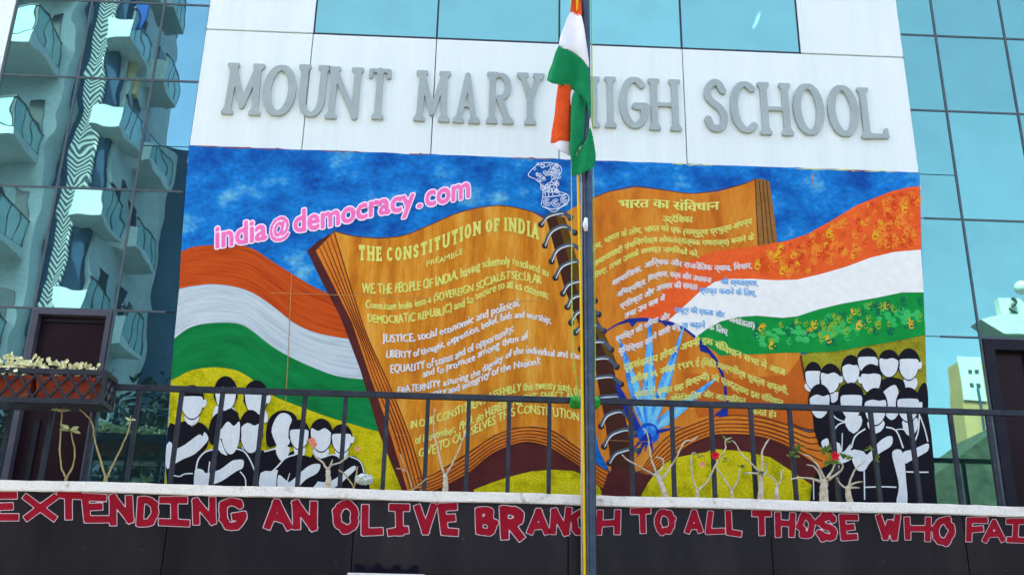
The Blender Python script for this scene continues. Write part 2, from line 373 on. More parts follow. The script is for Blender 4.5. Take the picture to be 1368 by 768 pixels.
# ------------------------------------------------------------------ lettering
DEP = {'I': 'ि'}
def vis(s):
    """put the short i sign before the letter (or the joined letters) it follows"""
    out = []
    for ch in s:
        if ch == 'ि':
            k = len(out) - 1
            while k >= 2 and out[k - 1] == '्': k -= 2
            out.insert(max(k, 0), ch)
        else: out.append(ch)
    return ''.join(out)
def text_mesh(s):
    c = bpy.data.curves.new('t', 'FONT'); c.body = s; c.size = 1; c.resolution_u = 3
    o = bpy.data.objects.new('t', c); COL.objects.link(o)
    dg = bpy.context.evaluated_depsgraph_get(); dg.update()
    me = bpy.data.meshes.new_from_object(o.evaluated_get(dg))
    bpy.data.objects.remove(o); bpy.data.curves.remove(c)
    v = np.array([x.co[:2] for x in me.vertices]); f = [tuple(p.vertices) for p in me.polygons]
    bpy.data.meshes.remove(me)
    par = list(range(len(v)))
    def find(a):
        while par[a] != a: par[a] = par[par[a]]; a = par[a]
        return a
    for q in f:
        for i in q[1:]: par[find(q[0])] = find(i)
    roots = {}; isl = [roots.setdefault(find(i), len(roots)) for i in range(len(v))]
    return v, f, isl
def line_text(paint, s, base, h, mi=0, bold=.5, cap=.72, wob=.5):
    """write s along a baseline (photo pixels); h = letter height in pixels (start, end)"""
    v, f, isl = text_mesh(vis(s))
    b = np.array(spline(base, 6), float); x0, x1 = b[0, 0], b[-1, 0]
    hh = h if hasattr(h, '__len__') else (h, h)
    u = (v[:, 0] - v[:, 0].min()) / (v[:, 0].max() - v[:, 0].min())
    px = x0 + u * (x1 - x0); by = np.interp(px, b[:, 0], b[:, 1]); hs = hh[0] + (hh[1] - hh[0]) * u
    rnd = np.array([random.gauss(0, wob) for _ in range(max(isl) + 1)])[isl]
    jf = .25 if cap > .73 else 1.0; rnd = rnd * (.5 if cap > .73 else 1)
    sc_ = np.array([1 + jf * random.uniform(-.07, .12) for _ in range(max(isl) + 1)])[isl]; ln_ = np.array([jf * random.gauss(0, .09) for _ in range(max(isl) + 1)])[isl]
    py = by - v[:, 1] / cap * hs * sc_ + rnd; px = px + v[:, 1] * hs * ln_
    for dx, dy in (((-bold / 2, 0), (bold / 2, .25)) if bold else ((0, 0),)):
        paint.mesh2d(np.c_[px + dx, py + dy], f, isl, mi)

# stroke alphabet (unit height); a glyph is (width, strokes); a stroke is a list of points, optionally with a width factor
def arc(cx, cy, rx, ry, a0, a1, n=14):
    return [(cx + rx * math.cos(math.radians(a0 + (a1 - a0) * k / n)), cy + ry * math.sin(math.radians(a0 + (a1 - a0) * k / n))) for k in range(n + 1)]
GL = {
 'A': [[(0, 0), (.5, 1)], [(.5, 1), (1, 0)], [(.2, .33), (.8, .33)]],
 'B': [[(0, 0), (0, 1)], [(0, 1)] + arc(.5, .76, .36, .24, 90, -90) + [(0, .52)], [(0, .52)] + arc(.55, .26, .45, .26, 90, -90) + [(0, 0)]],
 'C': [arc(.55, .5, .55, .5, 52, 308, 20)],
 'D': [[(0, 0), (0, 1)], [(0, 1)] + arc(.35, .5, .65, .5, 90, -90) + [(0, 0)]],
 'E': [[(0, 0), (0, 1)], [(0, 1), (.92, 1)], [(0, .52), (.72, .52)], [(0, 0), (1, 0)]],
 'F': [[(0, 0), (0, 1)], [(0, 1), (1, 1)], [(0, .52), (.75, .52)]],
 'G': [arc(.55, .5, .55, .5, 50, 330, 20) + [(1, .42)], [(.6, .42), (1.05, .42)]],
 'H': [[(0, 0), (0, 1)], [(1, 0), (1, 1)], [(0, .5), (1, .5)]],
 'I': [[(.5, 0), (.5, 1)]],
 'L': [[(0, 1), (0, 0)], [(0, 0), (1, 0)]],
 'M': [[(0, 0), (.06, 1)], [(.06, 1), (.5, .12)], [(.5, .12), (.94, 1)], [(.94, 1), (1, 0)]],
 'N': [[(0, 0), (0, 1)], [(0, 1), (1, 0)], [(1, 0), (1, 1)]],
 'O': [arc(.5, .5, .5, .5, 0, 360, 28)],
 'P': [[(0, 0), (0, 1)], [(0, 1)] + arc(.5, .75, .5, .25, 90, -90) + [(0, .5)]],
 'R': [[(0, 0), (0, 1)], [(0, 1)] + arc(.5, .75, .45, .25, 90, -90) + [(0, .5)], [(.45, .5), (1, 0)]],
 'S': [spline([(.95, .82), (.75, .97), (.45, 1), (.12, .88), (.08, .68), (.4, .54), (.75, .44), (.97, .26), (.85, .06), (.5, 0), (.2, .04), (.02, .2)], 3)],
 'T': [[(.5, 0), (.5, 1)], [(0, 1), (1, 1)]],
 'U': [[(0, 1), (0, .4)] + arc(.5, .36, .5, .36, 180, 360) + [(1, 1)]],
 'V': [[(0, 1), (.5, 0)], [(.5, 0), (1, 1)]],
 'W': [[(0, 1), (.22, 0)], [(.22, 0), (.5, .72)], [(.5, .72), (.78, 0)], [(.78, 0), (1, 1)]],
 'X': [[(0, 0), (1, 1)], [(0, 1), (1, 0)]],
 'Y': [[(0, 1), (.5, .48)], [(1, 1), (.5, .48)], [(.5, .48), (.5, 0)]],
}
SERIF_AT = {'M': [(0, 0), (1, 0), (.03, 1), (.97, 1)], 'U': [(0, 1), (1, 1)], 'N': [(0, 0), (0, 1), (1, 1)], 'T': [(.5, 0)], 'A': [(0, 0), (1, 0)],
            'R': [(0, 0), (0, 1), (1, 0)], 'Y': [(0, 1), (1, 1), (.5, 0)], 'H': [(0, 0), (0, 1), (1, 0), (1, 1)], 'I': [(.5, 0), (.5, 1)], 'L': [(0, 1), (0, 0)],
            'E': [(0, 0), (0, 1)], 'F': [(0, 0), (0, 1)], 'D': [(0, 0), (0, 1)], 'P': [(0, 0), (0, 1)]}
BAR_AT = {'T': [(0, 1, -1), (1, 1, -1)], 'L': [(1, 0, 1)], 'E': [(.92, 1, -1), (1, 0, 1)], 'S': [], 'C': [], 'F': [(1, 1, -1)]}
def seg_dist(X, Y, a, b):
    ax, ay = a; bx, by = b; dx, dy = bx - ax, by - ay; q = max(dx * dx + dy * dy, 1e-9)
    t = np.clip(((X - ax) * dx + (Y - ay) * dy) / q, 0, 1); return np.hypot(X - ax - t * dx, Y - ay - t * dy)
def contours(Fd, xs, ys):
    """closed zero contours of Fd (negative inside)"""
    ny, nx = Fd.shape; seg = {}
    def ip(i0, j0, i1, j1):
        a, b = Fd[j0, i0], Fd[j1, i1]; t = a / (a - b)
        return (xs[i0] + (xs[i1] - xs[i0]) * t, ys[j0] + (ys[j1] - ys[j0]) * t)
    pos = {}
    def key(i0, j0, i1, j1):
        k = (min(i0, i1), min(j0, j1), 0 if j0 == j1 else 1); pos[k] = ip(i0, j0, i1, j1); return k
    T = {1: [(3, 0)], 2: [(0, 1)], 3: [(3, 1)], 4: [(1, 2)], 5: [(3, 0), (1, 2)], 6: [(0, 2)], 7: [(3, 2)], 8: [(2, 3)], 9: [(2, 0)], 10: [(0, 1), (2, 3)],
         11: [(2, 1)], 12: [(1, 3)], 13: [(1, 0)], 14: [(0, 3)]}
    ins = Fd < 0
    code = ins[:-1, :-1] * 1 + ins[:-1, 1:] * 2 + ins[1:, 1:] * 4 + ins[1:, :-1] * 8
    for j, i in zip(*np.nonzero((code > 0) & (code < 15))):
        E4 = [(i, j, i + 1, j), (i + 1, j, i + 1, j + 1), (i, j + 1, i + 1, j + 1), (i, j, i, j + 1)]
        for a, b in T[int(code[j, i])]: seg[key(*E4[a])] = key(*E4[b])
    loops = []
    while seg:
        s, n = seg.popitem(); lp = [s]
        while n != s and n in seg: lp.append(n); n = seg.pop(n)
        if len(lp) > 5: loops.append([pos[k] for k in lp])
    return loops
def thin_loop(lp, tol):
    lp = [np.array(p) for p in lp]
    keep = [lp[0]]
    for i in range(1, len(lp) - 1):
        a, b, c = keep[-1], lp[i], lp[i + 1]; d = c - a; n = np.hypot(*d)
        if n < 1e-9: continue
        if abs(d[0] * (b - a)[1] - d[1] * (b - a)[0]) / n > tol or np.hypot(*(b - a)) > .12: keep.append(b)
    keep.append(lp[-1]); return keep
def glyph_sdf(ch, w, half, serif=0.0, sh=.05, grow=0.0, jit=0.0, diag=1.0, res=46, rnd=None, square=False, hor=1.0, cv=1.0):
    """signed distance of a letter, unit height, width w; half = half stroke width"""
    rnd = rnd or random.Random(1)
    pad = serif + grow + half + .08
    xs = np.arange(-pad, w + pad, 1 / res); ys = np.arange(-pad, 1 + pad, 1 / res); X, Y = np.meshgrid(xs, ys)
    D = np.full(X.shape, 9.0); iw = w - 2 * half; ih = 1 - 2 * half
    if ch == 'I': iw = max(iw, 0)
    mp = {}
    def M(p):
        k = (round(p[0], 3), round(p[1], 3))
        if k not in mp: mp[k] = (half + p[0] * iw + rnd.gauss(0, jit), half + p[1] * ih + rnd.gauss(0, jit))
        return mp[k]
    for st in GL[ch]:
        curved = len(st) > 4
        for a, b in zip(st[:-1], st[1:]):
            A, B = M(a), M(b)
            hf = half * (diag if not curved and abs(a[0] - b[0]) > .2 and abs(a[1] - b[1]) > .2 else 1.0) * (hor if not curved and abs(a[1] - b[1]) < .1 else 1)
            if curved and cv < 1:
                hf = half * (cv + (1 - cv) * abs(B[1] - A[1]) / (math.hypot(B[0] - A[0], B[1] - A[1]) + 1e-9)) if ch != 'S' else half * .92
            if square and not curved:
                L_ = math.hypot(B[0] - A[0], B[1] - A[1]) or 1e-6; ux, uy = (B[0] - A[0]) / L_, (B[1] - A[1]) / L_
                qx = np.abs((X - (A[0] + B[0]) / 2) * ux + (Y - (A[1] + B[1]) / 2) * uy) - L_ / 2 - half * .8
                qy = np.abs(-(X - (A[0] + B[0]) / 2) * uy + (Y - (A[1] + B[1]) / 2) * ux) - hf
                d = np.hypot(np.maximum(qx, 0), np.maximum(qy, 0)) + np.minimum(np.maximum(qx, qy), 0)
            else: d = seg_dist(X, Y, A, B) - hf
            D = np.minimum(D, d)
    if serif:
        for sx, sy in SERIF_AT.get(ch, []):
            A = M((sx, sy)); yy = sh if sy < .5 else 1 - sh
            d = np.maximum(np.abs(X - A[0]) - half - serif, np.abs(Y - yy) - sh) - .0
            D = np.minimum(D, d)
            # bracket towards the stem
            yy2 = yy + (sh if sy < .5 else -sh) * 1.6
            D = np.minimum(D, np.maximum(np.abs(X - A[0]) - half - serif * .42, np.abs(Y - yy2) - sh * .7))
        for sx, sy, dr in BAR_AT.get(ch, []):
            A = M((sx, sy)); D = np.minimum(D, np.maximum(np.abs(X - A[0]) - half * .62, np.abs(Y - (A[1] + dr * half * 1.3)) - half * 1.55))
    return D - grow, xs, ys
def fill_loops(loops, tol=.002, extrude=0.0, bevel=0.0):
    c = bpy.data.curves.new('g', 'CURVE'); c.dimensions = '2D'; c.fill_mode = 'BOTH' if extrude else 'FRONT'; c.extrude = extrude; c.bevel_depth = bevel; c.bevel_resolution = 1
    for lp in loops:
        lp = thin_loop(lp, tol)
        if len(lp) < 4: continue
        s = c.splines.new('POLY'); s.points.add(len(lp) - 1); s.use_cyclic_u = True
        for q, p in zip(s.points, lp): q.co = (p[0], p[1], 0, 1)
    o = bpy.data.objects.new('g', c); COL.objects.link(o); dg = bpy.context.evaluated_depsgraph_get(); dg.update()
    me = bpy.data.meshes.new_from_object(o.evaluated_get(dg)); bpy.data.objects.remove(o); bpy.data.curves.remove(c)
    v = np.array([x.co[:] for x in me.vertices]); f = [tuple(p.vertices) for p in me.polygons]; bpy.data.meshes.remove(me)
    return v, f
def blur(D, k=1):
    for _ in range(k):
        E_ = np.pad(D, 1, mode='edge'); D = (E_[:-2, 1:-1] + E_[2:, 1:-1] + E_[1:-1, :-2] + E_[1:-1, 2:] + 4 * E_[1:-1, 1:-1]) / 8
    return D

# ------------------------------------------------------------------ heights and widths read off the facade
def Zp(px, py, Y=0.0): return P(px, py, Y).z
def Xp(px, py, Y=0.0): return P(px, py, Y).x
Z_T1 = (Zp(100, 4) + Zp(1290, 47)) / 2
Z_T2 = (Zp(100, 105.5) + Zp(1290, 148)) / 2
Z_T3 = (Zp(100, 253) + Zp(1290, 292)) / 2
Z_T4 = (Zp(100, 414.5) + Zp(1270, 448.5)) / 2
Z_SB = (Zp(420, 47) + Zp(1068, 71)) / 2            # top of the name band, foot of the windows
Z_MT = (Zp(253, 195) + Zp(1228, 231)) / 2          # top of the mural
X_L = (Xp(281, 0) + Xp(254, 195)) / 2; X_R = (Xp(1197, 0) + Xp(1226, 230)) / 2
X_M0 = Xp(14, 48); X_M1 = (Xp(99, 128) + Xp(54, 370)) / 2; X_M2 = (Xp(202, 128) + Xp(164, 340)) / 2
X_R1 = (Xp(1261, 128) + Xp(1295, 352)) / 2; X_R2 = Xp(1350, 96); X_R3 = X_R2 + (X_R2 - X_R1)
J1 = (Xp(424, 0) + Xp(404, 190)) / 2; J2 = (Xp(585, 10) + Xp(577, 190)) / 2; J3 = Xp(747, 100); J4 = (Xp(909, 10) + Xp(916, 200)) / 2; J5 = Xp(1067, 50)
Y_RAIL, Y_LEDGE, Y_FASCIA = -1.25, -1.47, -1.43
Z_LT = (Zp(0, 640, Y_LEDGE) + Zp(684, 658, Y_LEDGE) + Zp(1368, 676, Y_LEDGE)) / 3
Z_LB = (Zp(0, 654, Y_LEDGE) + Zp(684, 672, Y_LEDGE) + Zp(1368, 689, Y_LEDGE)) / 3
Z_FLOOR = Z_LB - .04
Z_TOP = 15.0
print('ledge', Z_LT, 'mural top', Z_MT, 'X', X_L, X_R, 'T', Z_T1, Z_T2, Z_T3, Z_T4, 'band', Z_SB)

# ------------------------------------------------------------------ ground
box('ground', (-300, -300, -.5), (300, 300, -.01), M_asphalt); tag(bpy.data.objects['ground'], kind='structure')
box('pavement', (-40, -4, -.05), (40, 12, .13), M_pave); tag(bpy.data.objects['pavement'], kind='structure')
box('pavement', (-60, -17.4, -.05), (60, -13.2, .13), M_pave)
for o in list(COL.objects):
    if o.name.startswith('pavement'): tag(o, kind='structure')

# ------------------------------------------------------------------ the school
school = thing('school_building', (0, 0, 0), 'school front with white cladding, teal mirror glass and a white edged balcony', 'building')
XW0, XW1 = X_M0 - 1.6, X_R3 + 3
box('core_wall', (XW0, .9, 0), (XW1, 10, Z_TOP), M_core, school)
def clad(x0, x1, z0, z1, y=-.022):
    g = .006; box('cladding_panel', (x0 + g, y, z0 + g), (x1 - g, .12, z1 - g), M_clad, school, bevel=.003)
GAP = .006
def pane(x0, x1, z0, z1, m, t=0.0):
    bm = bmesh.new(); g = .006
    add_box(bm, (x0 + g, 0, z0 + g), (x1 - g, .012, z1 - g))
    # every pane hangs a trifle out of true, as real curtain walls do
    ax, az = random.gauss(0, t), random.gauss(0, t)
    cx, cz = (x0 + x1) / 2, (z0 + z1) / 2
    for v in bm.verts: v.co.y += ax * (v.co.x - cx) + az * (v.co.z - cz)
    bmesh.ops.recalc_face_normals(bm, faces=bm.faces)
    link('glass_pane', from_bm(bm), m, school)
def mull(x, z0, z1): box('mullion', (x - .013, -.014, z0), (x + .013, .02, z1), M_alu, school)
def transom(x0, x1, z): box('transom', (x0, -.010, z - .012), (x1, .018, z + .012), M_alu, school)
box('joint_backing', (X_L - .1, .125, 0), (X_R + .1, .15, Z_SB - .02), M_joint, school)
# left curtain wall
box('cladding_panel', (XW0, -.022, Z_FLOOR), (X_M0 - .02, .12, Z_TOP), M_clad, school)
Z_top2 = Z_T1 + 1.75
rows = [Z_FLOOR, Z_T4, Z_T3, Z_T2, Z_T1, Z_top2, Z_top2 + 1.6, Z_TOP]
XLb = X_L + .62
for r in range(len(rows) - 1):
    for (a, b) in ((X_M0, X_M1), (X_M1, X_M2), (X_M2, XLb if rows[r + 1] <= Z_MT else X_L)):
        if r == 0 and a == X_M1: continue
        z1 = rows[r + 1]
        if a == X_M2 and rows[r] < Z_MT < z1:
            pane(X_M2, XLb, rows[r], Z_MT - .02, M_glassL); pane(X_M2, X_L, Z_MT - .02, z1, M_glassL); continue
        pane(a, b, rows[r], z1, M_glassL, .0015)
mull(X_M0, Z_FLOOR, Z_TOP); mull(X_M1, Z_FLOOR, Z_TOP); mull(X_M2, Z_FLOOR, Z_TOP)
for z in rows[1:-1]: transom(X_M0, X_L, z)
# right curtain wall
XRb = X_R - .62
xs_r = [X_R, X_R1, X_R2, X_R3, XW1]
for r in range(len(rows) - 1):
    for k in range(4):
        if r == 0 and k == 1: continue
        a, b = xs_r[k], xs_r[k + 1]
        if k == 0 and rows[r + 1] <= Z_MT: a = XRb
        if k == 0 and rows[r] < Z_MT < rows[r + 1]:
            pane(XRb, b, rows[r], Z_MT - .02, M_glassR); pane(X_R, b, Z_MT - .02, rows[r + 1], M_glassR); continue
        pane(a, b, rows[r], rows[r + 1], M_glassR, .001)
for x in xs_r[1:4]: mull(x, Z_FLOOR, Z_TOP)
for z in rows[1:-1]: transom(X_R, XW1, z)
# centre: windows above the white name band
Z_W = Z_SB + 2.0
Z_S1 = Z_SB + .35
clad(X_L, J1, Z_S1 - .35, Z_W); clad(J5, X_R, Z_SB, Z_W)
for a, b in ((J1, J2), (J2, J3), (J3, J4), (J4, J5)): pane(a, b, Z_SB, Z_W, M_glassC, .0008)
for x in (J1, J2, J3, J4, J5): box('mullion', (x - .012, -.012, Z_SB), (x + .012, .02, Z_W), M_joint, school)
box('transom', (J1, -.02, Z_SB - .012), (J5, .02, Z_SB + .012), M_joint, school)
for a, b in zip((X_L, J1, J2, J3, J4), (J1, J2, J3, J4, X_R)): clad(a, b, Z_MT - .25, Z_SB - .012)
clad(X_L, X_R, Z_W, Z_TOP)
box('cladding_panel', (X_L, .02, Z_FLOOR - .2), (X_R, .11, Z_MT - .26), M_joint, school)
# fluorescent tube of the room behind the windows
Zt = Zp(1010, 20, .5)
bm = bmesh.new(); add_tube(bm, [P(1007, 38, .5), P(1015, 18, .5)], .022, 8)
tube = link('ceiling_tube_light', from_bm(bm), None, None)
mt = bpy.data.materials.new('lit_tube'); mt.use_nodes = True; bb = mt.node_tree.nodes['Principled BSDF']
bb.inputs['Emission Color'].default_value = (.9, .97, 1, 1); bb.inputs['Emission Strength'].default_value = 9; tube.data.materials.append(mt)
rebase(tube, P(1011, 28, .5)); tag(tube, 'small lit fluorescent tube behind the upper right window pane', 'lamp')
# balcony doors
def opening(name, x0, x1, z0, z1, mframe, w, inner):
    d = box(name, (x0 + w, .08, z0), (x1 - w, .12, z1 - w), M_doorbrown, school)
    def fr(n, a, b):
        o = box('frame', a, b, mframe, d)
    fr('l', (x0, -.03, z0), (x0 + w, .13, z1)); fr('r', (x1 - w, -.03, z0), (x1, .13, z1)); fr('t', (x0 + w, -.03, z1 - w), (x1 - w, .13, z1))
    return d
dl = opening('balcony_door', X_M1 + .02, X_M2 - .02, Z_FLOOR, Z_T4 - .02, M_doorframe, .06, True)
mid = (X_M1 + X_M2) / 2
box('frame', (mid - .25, .05, Z_FLOOR), (mid - .19, .078, Z_FLOOR + 1.1), M_blackframe, dl)
box('frame', (X_M1 + .1, .05, Z_T4 - .15), (X_M2 - .1, .078, Z_T4 - .11), M_blackframe, dl)
dr = opening('balcony_window', X_R1 + .02, X_R2 + .3, Z_FLOOR, Z_T4 - .02, M_blackframe, .13, True)
box('frame', (X_R1 + .55, .03, Z_FLOOR), (X_R1 + .6, .078, Z_T4 - .15), M_doorbrown, dr)
# balcony slab, curb, fascia
XB0, XB1 = XW0 - 4, XW1 + 4
box('balcony_slab', (XB0, Y_FASCIA + .03, Z_FLOOR - .2), (XB1, .1, Z_FLOOR), M_pave, school)
curb = bmesh.new(); add_box(curb, (XB0, Y_LEDGE, Z_LB), (XB1, Y_LEDGE + .09, Z_LT))
for e in range(5): pass
bmesh.ops.recalc_face_normals(curb, faces=curb.faces)
ce = [e for e in curb.edges if abs(e.verts[0].co.x - e.verts[1].co.x) > 1]
bmesh.ops.bevel(curb, geom=ce, offset=.008, segments=2, affect='EDGES')
bmesh.ops.subdivide_edges(curb, edges=[e for e in curb.edges if abs(e.verts[0].co.x - e.verts[1].co.x) > 1], cuts=240, use_grid_fill=True)
for v in curb.verts:
    v.co.z += .004 * math.sin(v.co.x * 3.1) + random.gauss(0, .0016); v.co.y += random.gauss(0, .0015)
link('ledge_curb', from_bm(curb), M_ledge, school)
box('ledge_trough', (XB0, Y_LEDGE + .092, Z_LB), (XB1, Y_RAIL + .06, Z_LT - .018), M_soil, school)
fj = [Xp(-200, 700, Y_FASCIA), Xp(221, 720, Y_FASCIA), Xp(471, 730, Y_FASCIA), Xp(759, 735, Y_FASCIA), Xp(1031, 730, Y_FASCIA), Xp(1293, 745, Y_FASCIA), Xp(1560, 745, Y_FASCIA)]
for a, b in zip(fj[:-1], fj[1:]):
    box('fascia_panel', (a + .006, Y_FASCIA + random.uniform(0, .004), 1.9), (b - .006, Y_FASCIA + .028, Z_LB - .003), M_fascia, school)
box('fascia_backing', (XB0, Y_FASCIA + .032, 1.9), (XB1, Y_FASCIA + .06, Z_LB - .003), M_black, school)
box('shopfront_wall', (XB0, -.6, 0), (XB1, .8, Z_FLOOR - .21), M_core, school)

# ------------------------------------------------------------------ MOUNT MARY HIGH SCHOOL, raised grey letters
sign = thing('school_name_sign', P(740, 140, -.03), 'raised grey capital letters MOUNT MARY HIGH SCHOOL on white cladding', 'sign')
LET = [('M', 300, 352, 87, 155), ('O', 352, 396, 88, 158), ('U', 397, 439, 89, 159), ('N', 437, 484, 92, 161), ('T', 490, 523, 93, 161), ('M', 554, 602, 97, 164),
       ('A', 606, 642, 99, 166), ('R', 650, 687, 99, 167), ('Y', 690, 727, 100, 168), ('H', 757, 801, 104, 171), ('I', 807, 823, 105, 172), ('G', 827, 865, 104, 174),
       ('H', 866, 909, 108, 176), ('S', 939, 972, 108, 178), ('C', 975, 1013, 110, 180), ('H', 1013, 1057, 113, 182), ('O', 1059, 1100, 113, 183),
       ('O', 1105, 1146, 115, 185), ('L', 1147, 1184, 120, 187)]
YS = -.022
for ch, x0, x1, y0, y1 in LET:
    xm, ym = (x0 + x1) / 2, (y0 + y1) / 2
    a, b = Xp(x0, ym, YS), Xp(x1, ym, YS); zt, zb = Zp(xm, y0, YS), Zp(xm, y1, YS)
    H = zt - zb; w = (b - a) / H; half = .053 if ch not in 'OCGS' else .062
    serif = .046
    xin = serif if ch in 'MUNARYHL' else 0
    gw = w - 2 * xin if ch != 'I' else half * 2
    if ch in 'MARYH': gw = w - 2 * serif
    if ch in 'T': gw = w
    if ch == 'L': gw = w - serif
    D, gx, gy = glyph_sdf(ch, gw, half, serif, .034, diag=.85 if ch in 'MNAY' else 1, res=60, cv=.62, hor=.62 if ch in 'HAT' else (.8 if ch == 'L' else 1))
    v, f = fill_loops(contours(blur(D, 1), gx, gy), .0015, extrude=.021 / H, bevel=.0025 / H)
    ox = a + (xin if ch != 'I' else (w - gw) / 2) * H
    lean = 0
    vv = [(ox + p[0] * H, YS - .018 - p[2] * H, zb + p[1] * H) for p in v]
    me = bpy.data.meshes.new('letter'); me.from_pydata(vv, [], f); me.validate()
    bm = bmesh.new(); bm.from_mesh(me); bmesh.ops.recalc_face_normals(bm, faces=bm.faces); bm.to_mesh(me); bm.free()
    link('letter', me, M_letter, sign)

# ------------------------------------------------------------------ the mural
exec_mural = True
Y0 = -.05
mural = thing('wall_mural', P(740, 672, Y0), 'painted mural of an open constitution book, flag ribbons, wheel and pledging crowds on blue', 'mural')
TL, TR, BR, BL = (252.5, 194.5), (1228.5, 230.5), (1241.5, 690), (217, 690)
edgeL = [(252.5, 194.5), (249, 240), (243, 320), (238.5, 400), (233, 450), (228, 512), (222, 590), (217, 690)]
edgeR = [(1228.5, 230.5), (1231, 320), (1235.5, 440), (1238.5, 560), (1241.5, 690)]
topE = [(TL[0] + (TR[0] - TL[0]) * k / 60 + 0, TL[1] + (TR[1] - TL[1]) * k / 60 + random.gauss(0, .35)) for k in range(61)]
outline = topE + edgeR[1:] + edgeL[::-1][:-1]
bm = bmesh.new()
fv = [bm.verts.new(P(a, b, Y0)) for a, b in outline]; bv = [bm.verts.new(v.co + Vector((0, .04, 0))) for v in fv]
n = len(fv)
for tri in tessellate_polygon([[Vector((v.co.x, v.co.z, 0)) for v in fv]]):
    bm.faces.new([fv[i] for i in tri])
for i in range(n): bm.faces.new((fv[i], bv[i], bv[(i + 1) % n], fv[(i + 1) % n]))
bmesh.ops.recalc_face_normals(bm, faces=bm.faces)
link('mural_board', from_bm(bm), M_board, mural)
def layer(k): return Y0 - .0026 * k
pt = Paint(layer(1)); pt.poly(outline)
# ragged over-painting along the upper edge
pt.build('painted_sky', M_sky, mural)
pr = Paint(layer(2))
for a0, a1, mi in ((.005, .14, 0), (.18, .24, 0), (.30, .33, 0), (.44, .5, 0), (.83, .97, 1), (.9, .93, 0), (.66, .72, 1)):
    q = [(TL[0] + (TR[0] - TL[0]) * (a0 + (a1 - a0) * k / 14), TL[1] + (TR[1] - TL[1]) * (a0 + (a1 - a0) * k / 14) + random.gauss(0, .5) + .6) for k in range(15)]
    pr.stroke(q, [.3, 1.6, .7, 1.9, .5, 1.4, .3], mi, smooth=0)
pr.build('paint_drip_edge', [mat('mural_rust_edge', L(120, 52, 44), L(150, 70, 50), rough=.8), M_ty], mural)

# left hill, left flag
cA = crop(220, 490, .2213); c4 = crop(0, 256, 1 / 3); cB1 = crop(400, 270, .2778); cB2 = crop(400, 420, .3125); cC1 = crop(770, 240, .2083); cC2 = crop(770, 380, .2344)
c6 = crop(912, 256, 1 / 3); c5 = crop(456, 256, 1 / 3); c8 = crop(456, 512, 1 / 3); c9 = crop(912, 512, 1 / 3); cE = crop(770, 500, .2345); c7 = crop(0, 512, 1 / 3); cR = lambda pts: [(min(x, 1239 + (y - 560) * .02), y) for x, y in crop(1060, 455, .2865)(pts)]
leftE = lambda y: np.interp(y, [p[1] for p in edgeL], [p[0] for p in edgeL])
orT = [(leftE(336), 336)] + c4([(770, 222), (820, 216), (870, 214), (960, 214), (1020, 233), (1090, 279), (1170, 329), (1240, 372), (1320, 412)]) + [(468, 410)]
orB = [(leftE(386), 386)] + c4([(760, 380), (800, 375), (850, 371), (930, 379), (1000, 400), (1060, 435), (1120, 480), (1180, 527), (1260, 563), (1368, 586)]) + [(490, 455)]
whB = [(leftE(452), 452)] + c4([(745, 553), (780, 538), (820, 529), (890, 524), (960, 530), (1010, 557), (1080, 612), (1150, 655), (1250, 702), (1368, 742)]) + [(510, 508)]
grB = [(leftE(508), 508)] + cA([(80, 60), (140, 28), (220, 8), (320, 2), (430, 20), (500, 55), (560, 100), (640, 165), (740, 210), (860, 255), (1000, 305), (1100, 335), (1200, 365)]) + [(512, 578), (530, 584)]
Paint(layer(2)).ribbon(grB, [(leftE(680), 680), (300, 684), (420, 684), (560, 684)], 50, 8, flow=False).build('painted_hill', M_yelL, mural)
fl = thing('painted_flag_ribbon', mural.location, None, None); fl.parent = mural; fl.location = (0, 0, 0); BASE[fl.name] = Vector(mural.location)
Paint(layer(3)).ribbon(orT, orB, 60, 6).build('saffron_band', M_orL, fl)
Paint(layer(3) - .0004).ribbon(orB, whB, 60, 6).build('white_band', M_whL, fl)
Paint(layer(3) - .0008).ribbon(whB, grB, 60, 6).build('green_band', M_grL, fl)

# book
book = thing('painted_book', mural.location, None, None); book.parent = mural; book.location = (0, 0, 0); BASE[book.name] = Vector(mural.location)
hillB = cB2([(700, 775), (760, 738), (860, 705), (960, 680), (1080, 660), (1150, 664), (1210, 690)]) + c8([(1000, 360), (1030, 400)])
cover = [(410, 335), (425, 322), (447, 309), (470, 340), (520, 480), (560, 600), (690, 560), (780, 600), (806, 655), (830, 660), (870, 640), (885, 690), (560, 690), (537, 655), (506, 577), (481, 493), (455, 424), (432, 380)]
Paint(layer(4)).poly(cover).build('cover', M_cover, book)
low = Paint(layer(5))
low.poly(c8([(560, 560), (530, 425), (600, 398), (680, 372), (760, 352), (850, 345), (930, 350), (985, 372), (1030, 405), (1045, 440), (1050, 560)]))
low.poly(cE([(330, 820), (372, 682), (410, 615), (460, 545), (520, 490), (570, 472), (650, 456), (740, 442)]) + c9([(120, 262), (250, 272), (350, 295), (450, 360), (520, 408), (525, 520)]) + [(1088, 690)])
low.build('painted_mound', M_yelL, mural)
brown = Paint(layer(4) - .0006)
brown.poly(cE([(370, 690), (400, 600), (480, 480), (640, 380), (740, 338)]) + c9([(130, 180), (280, 190), (420, 230), (500, 290), (560, 335), (590, 330), (560, 420), (520, 420)]) + [(1086, 690), (1085, 650)] + c9([(450, 372), (350, 305), (250, 282), (120, 272)]) + cE([(740, 450), (570, 484), (500, 520), (420, 640), (400, 690)]))
brown.build('cover', M_cover, book)
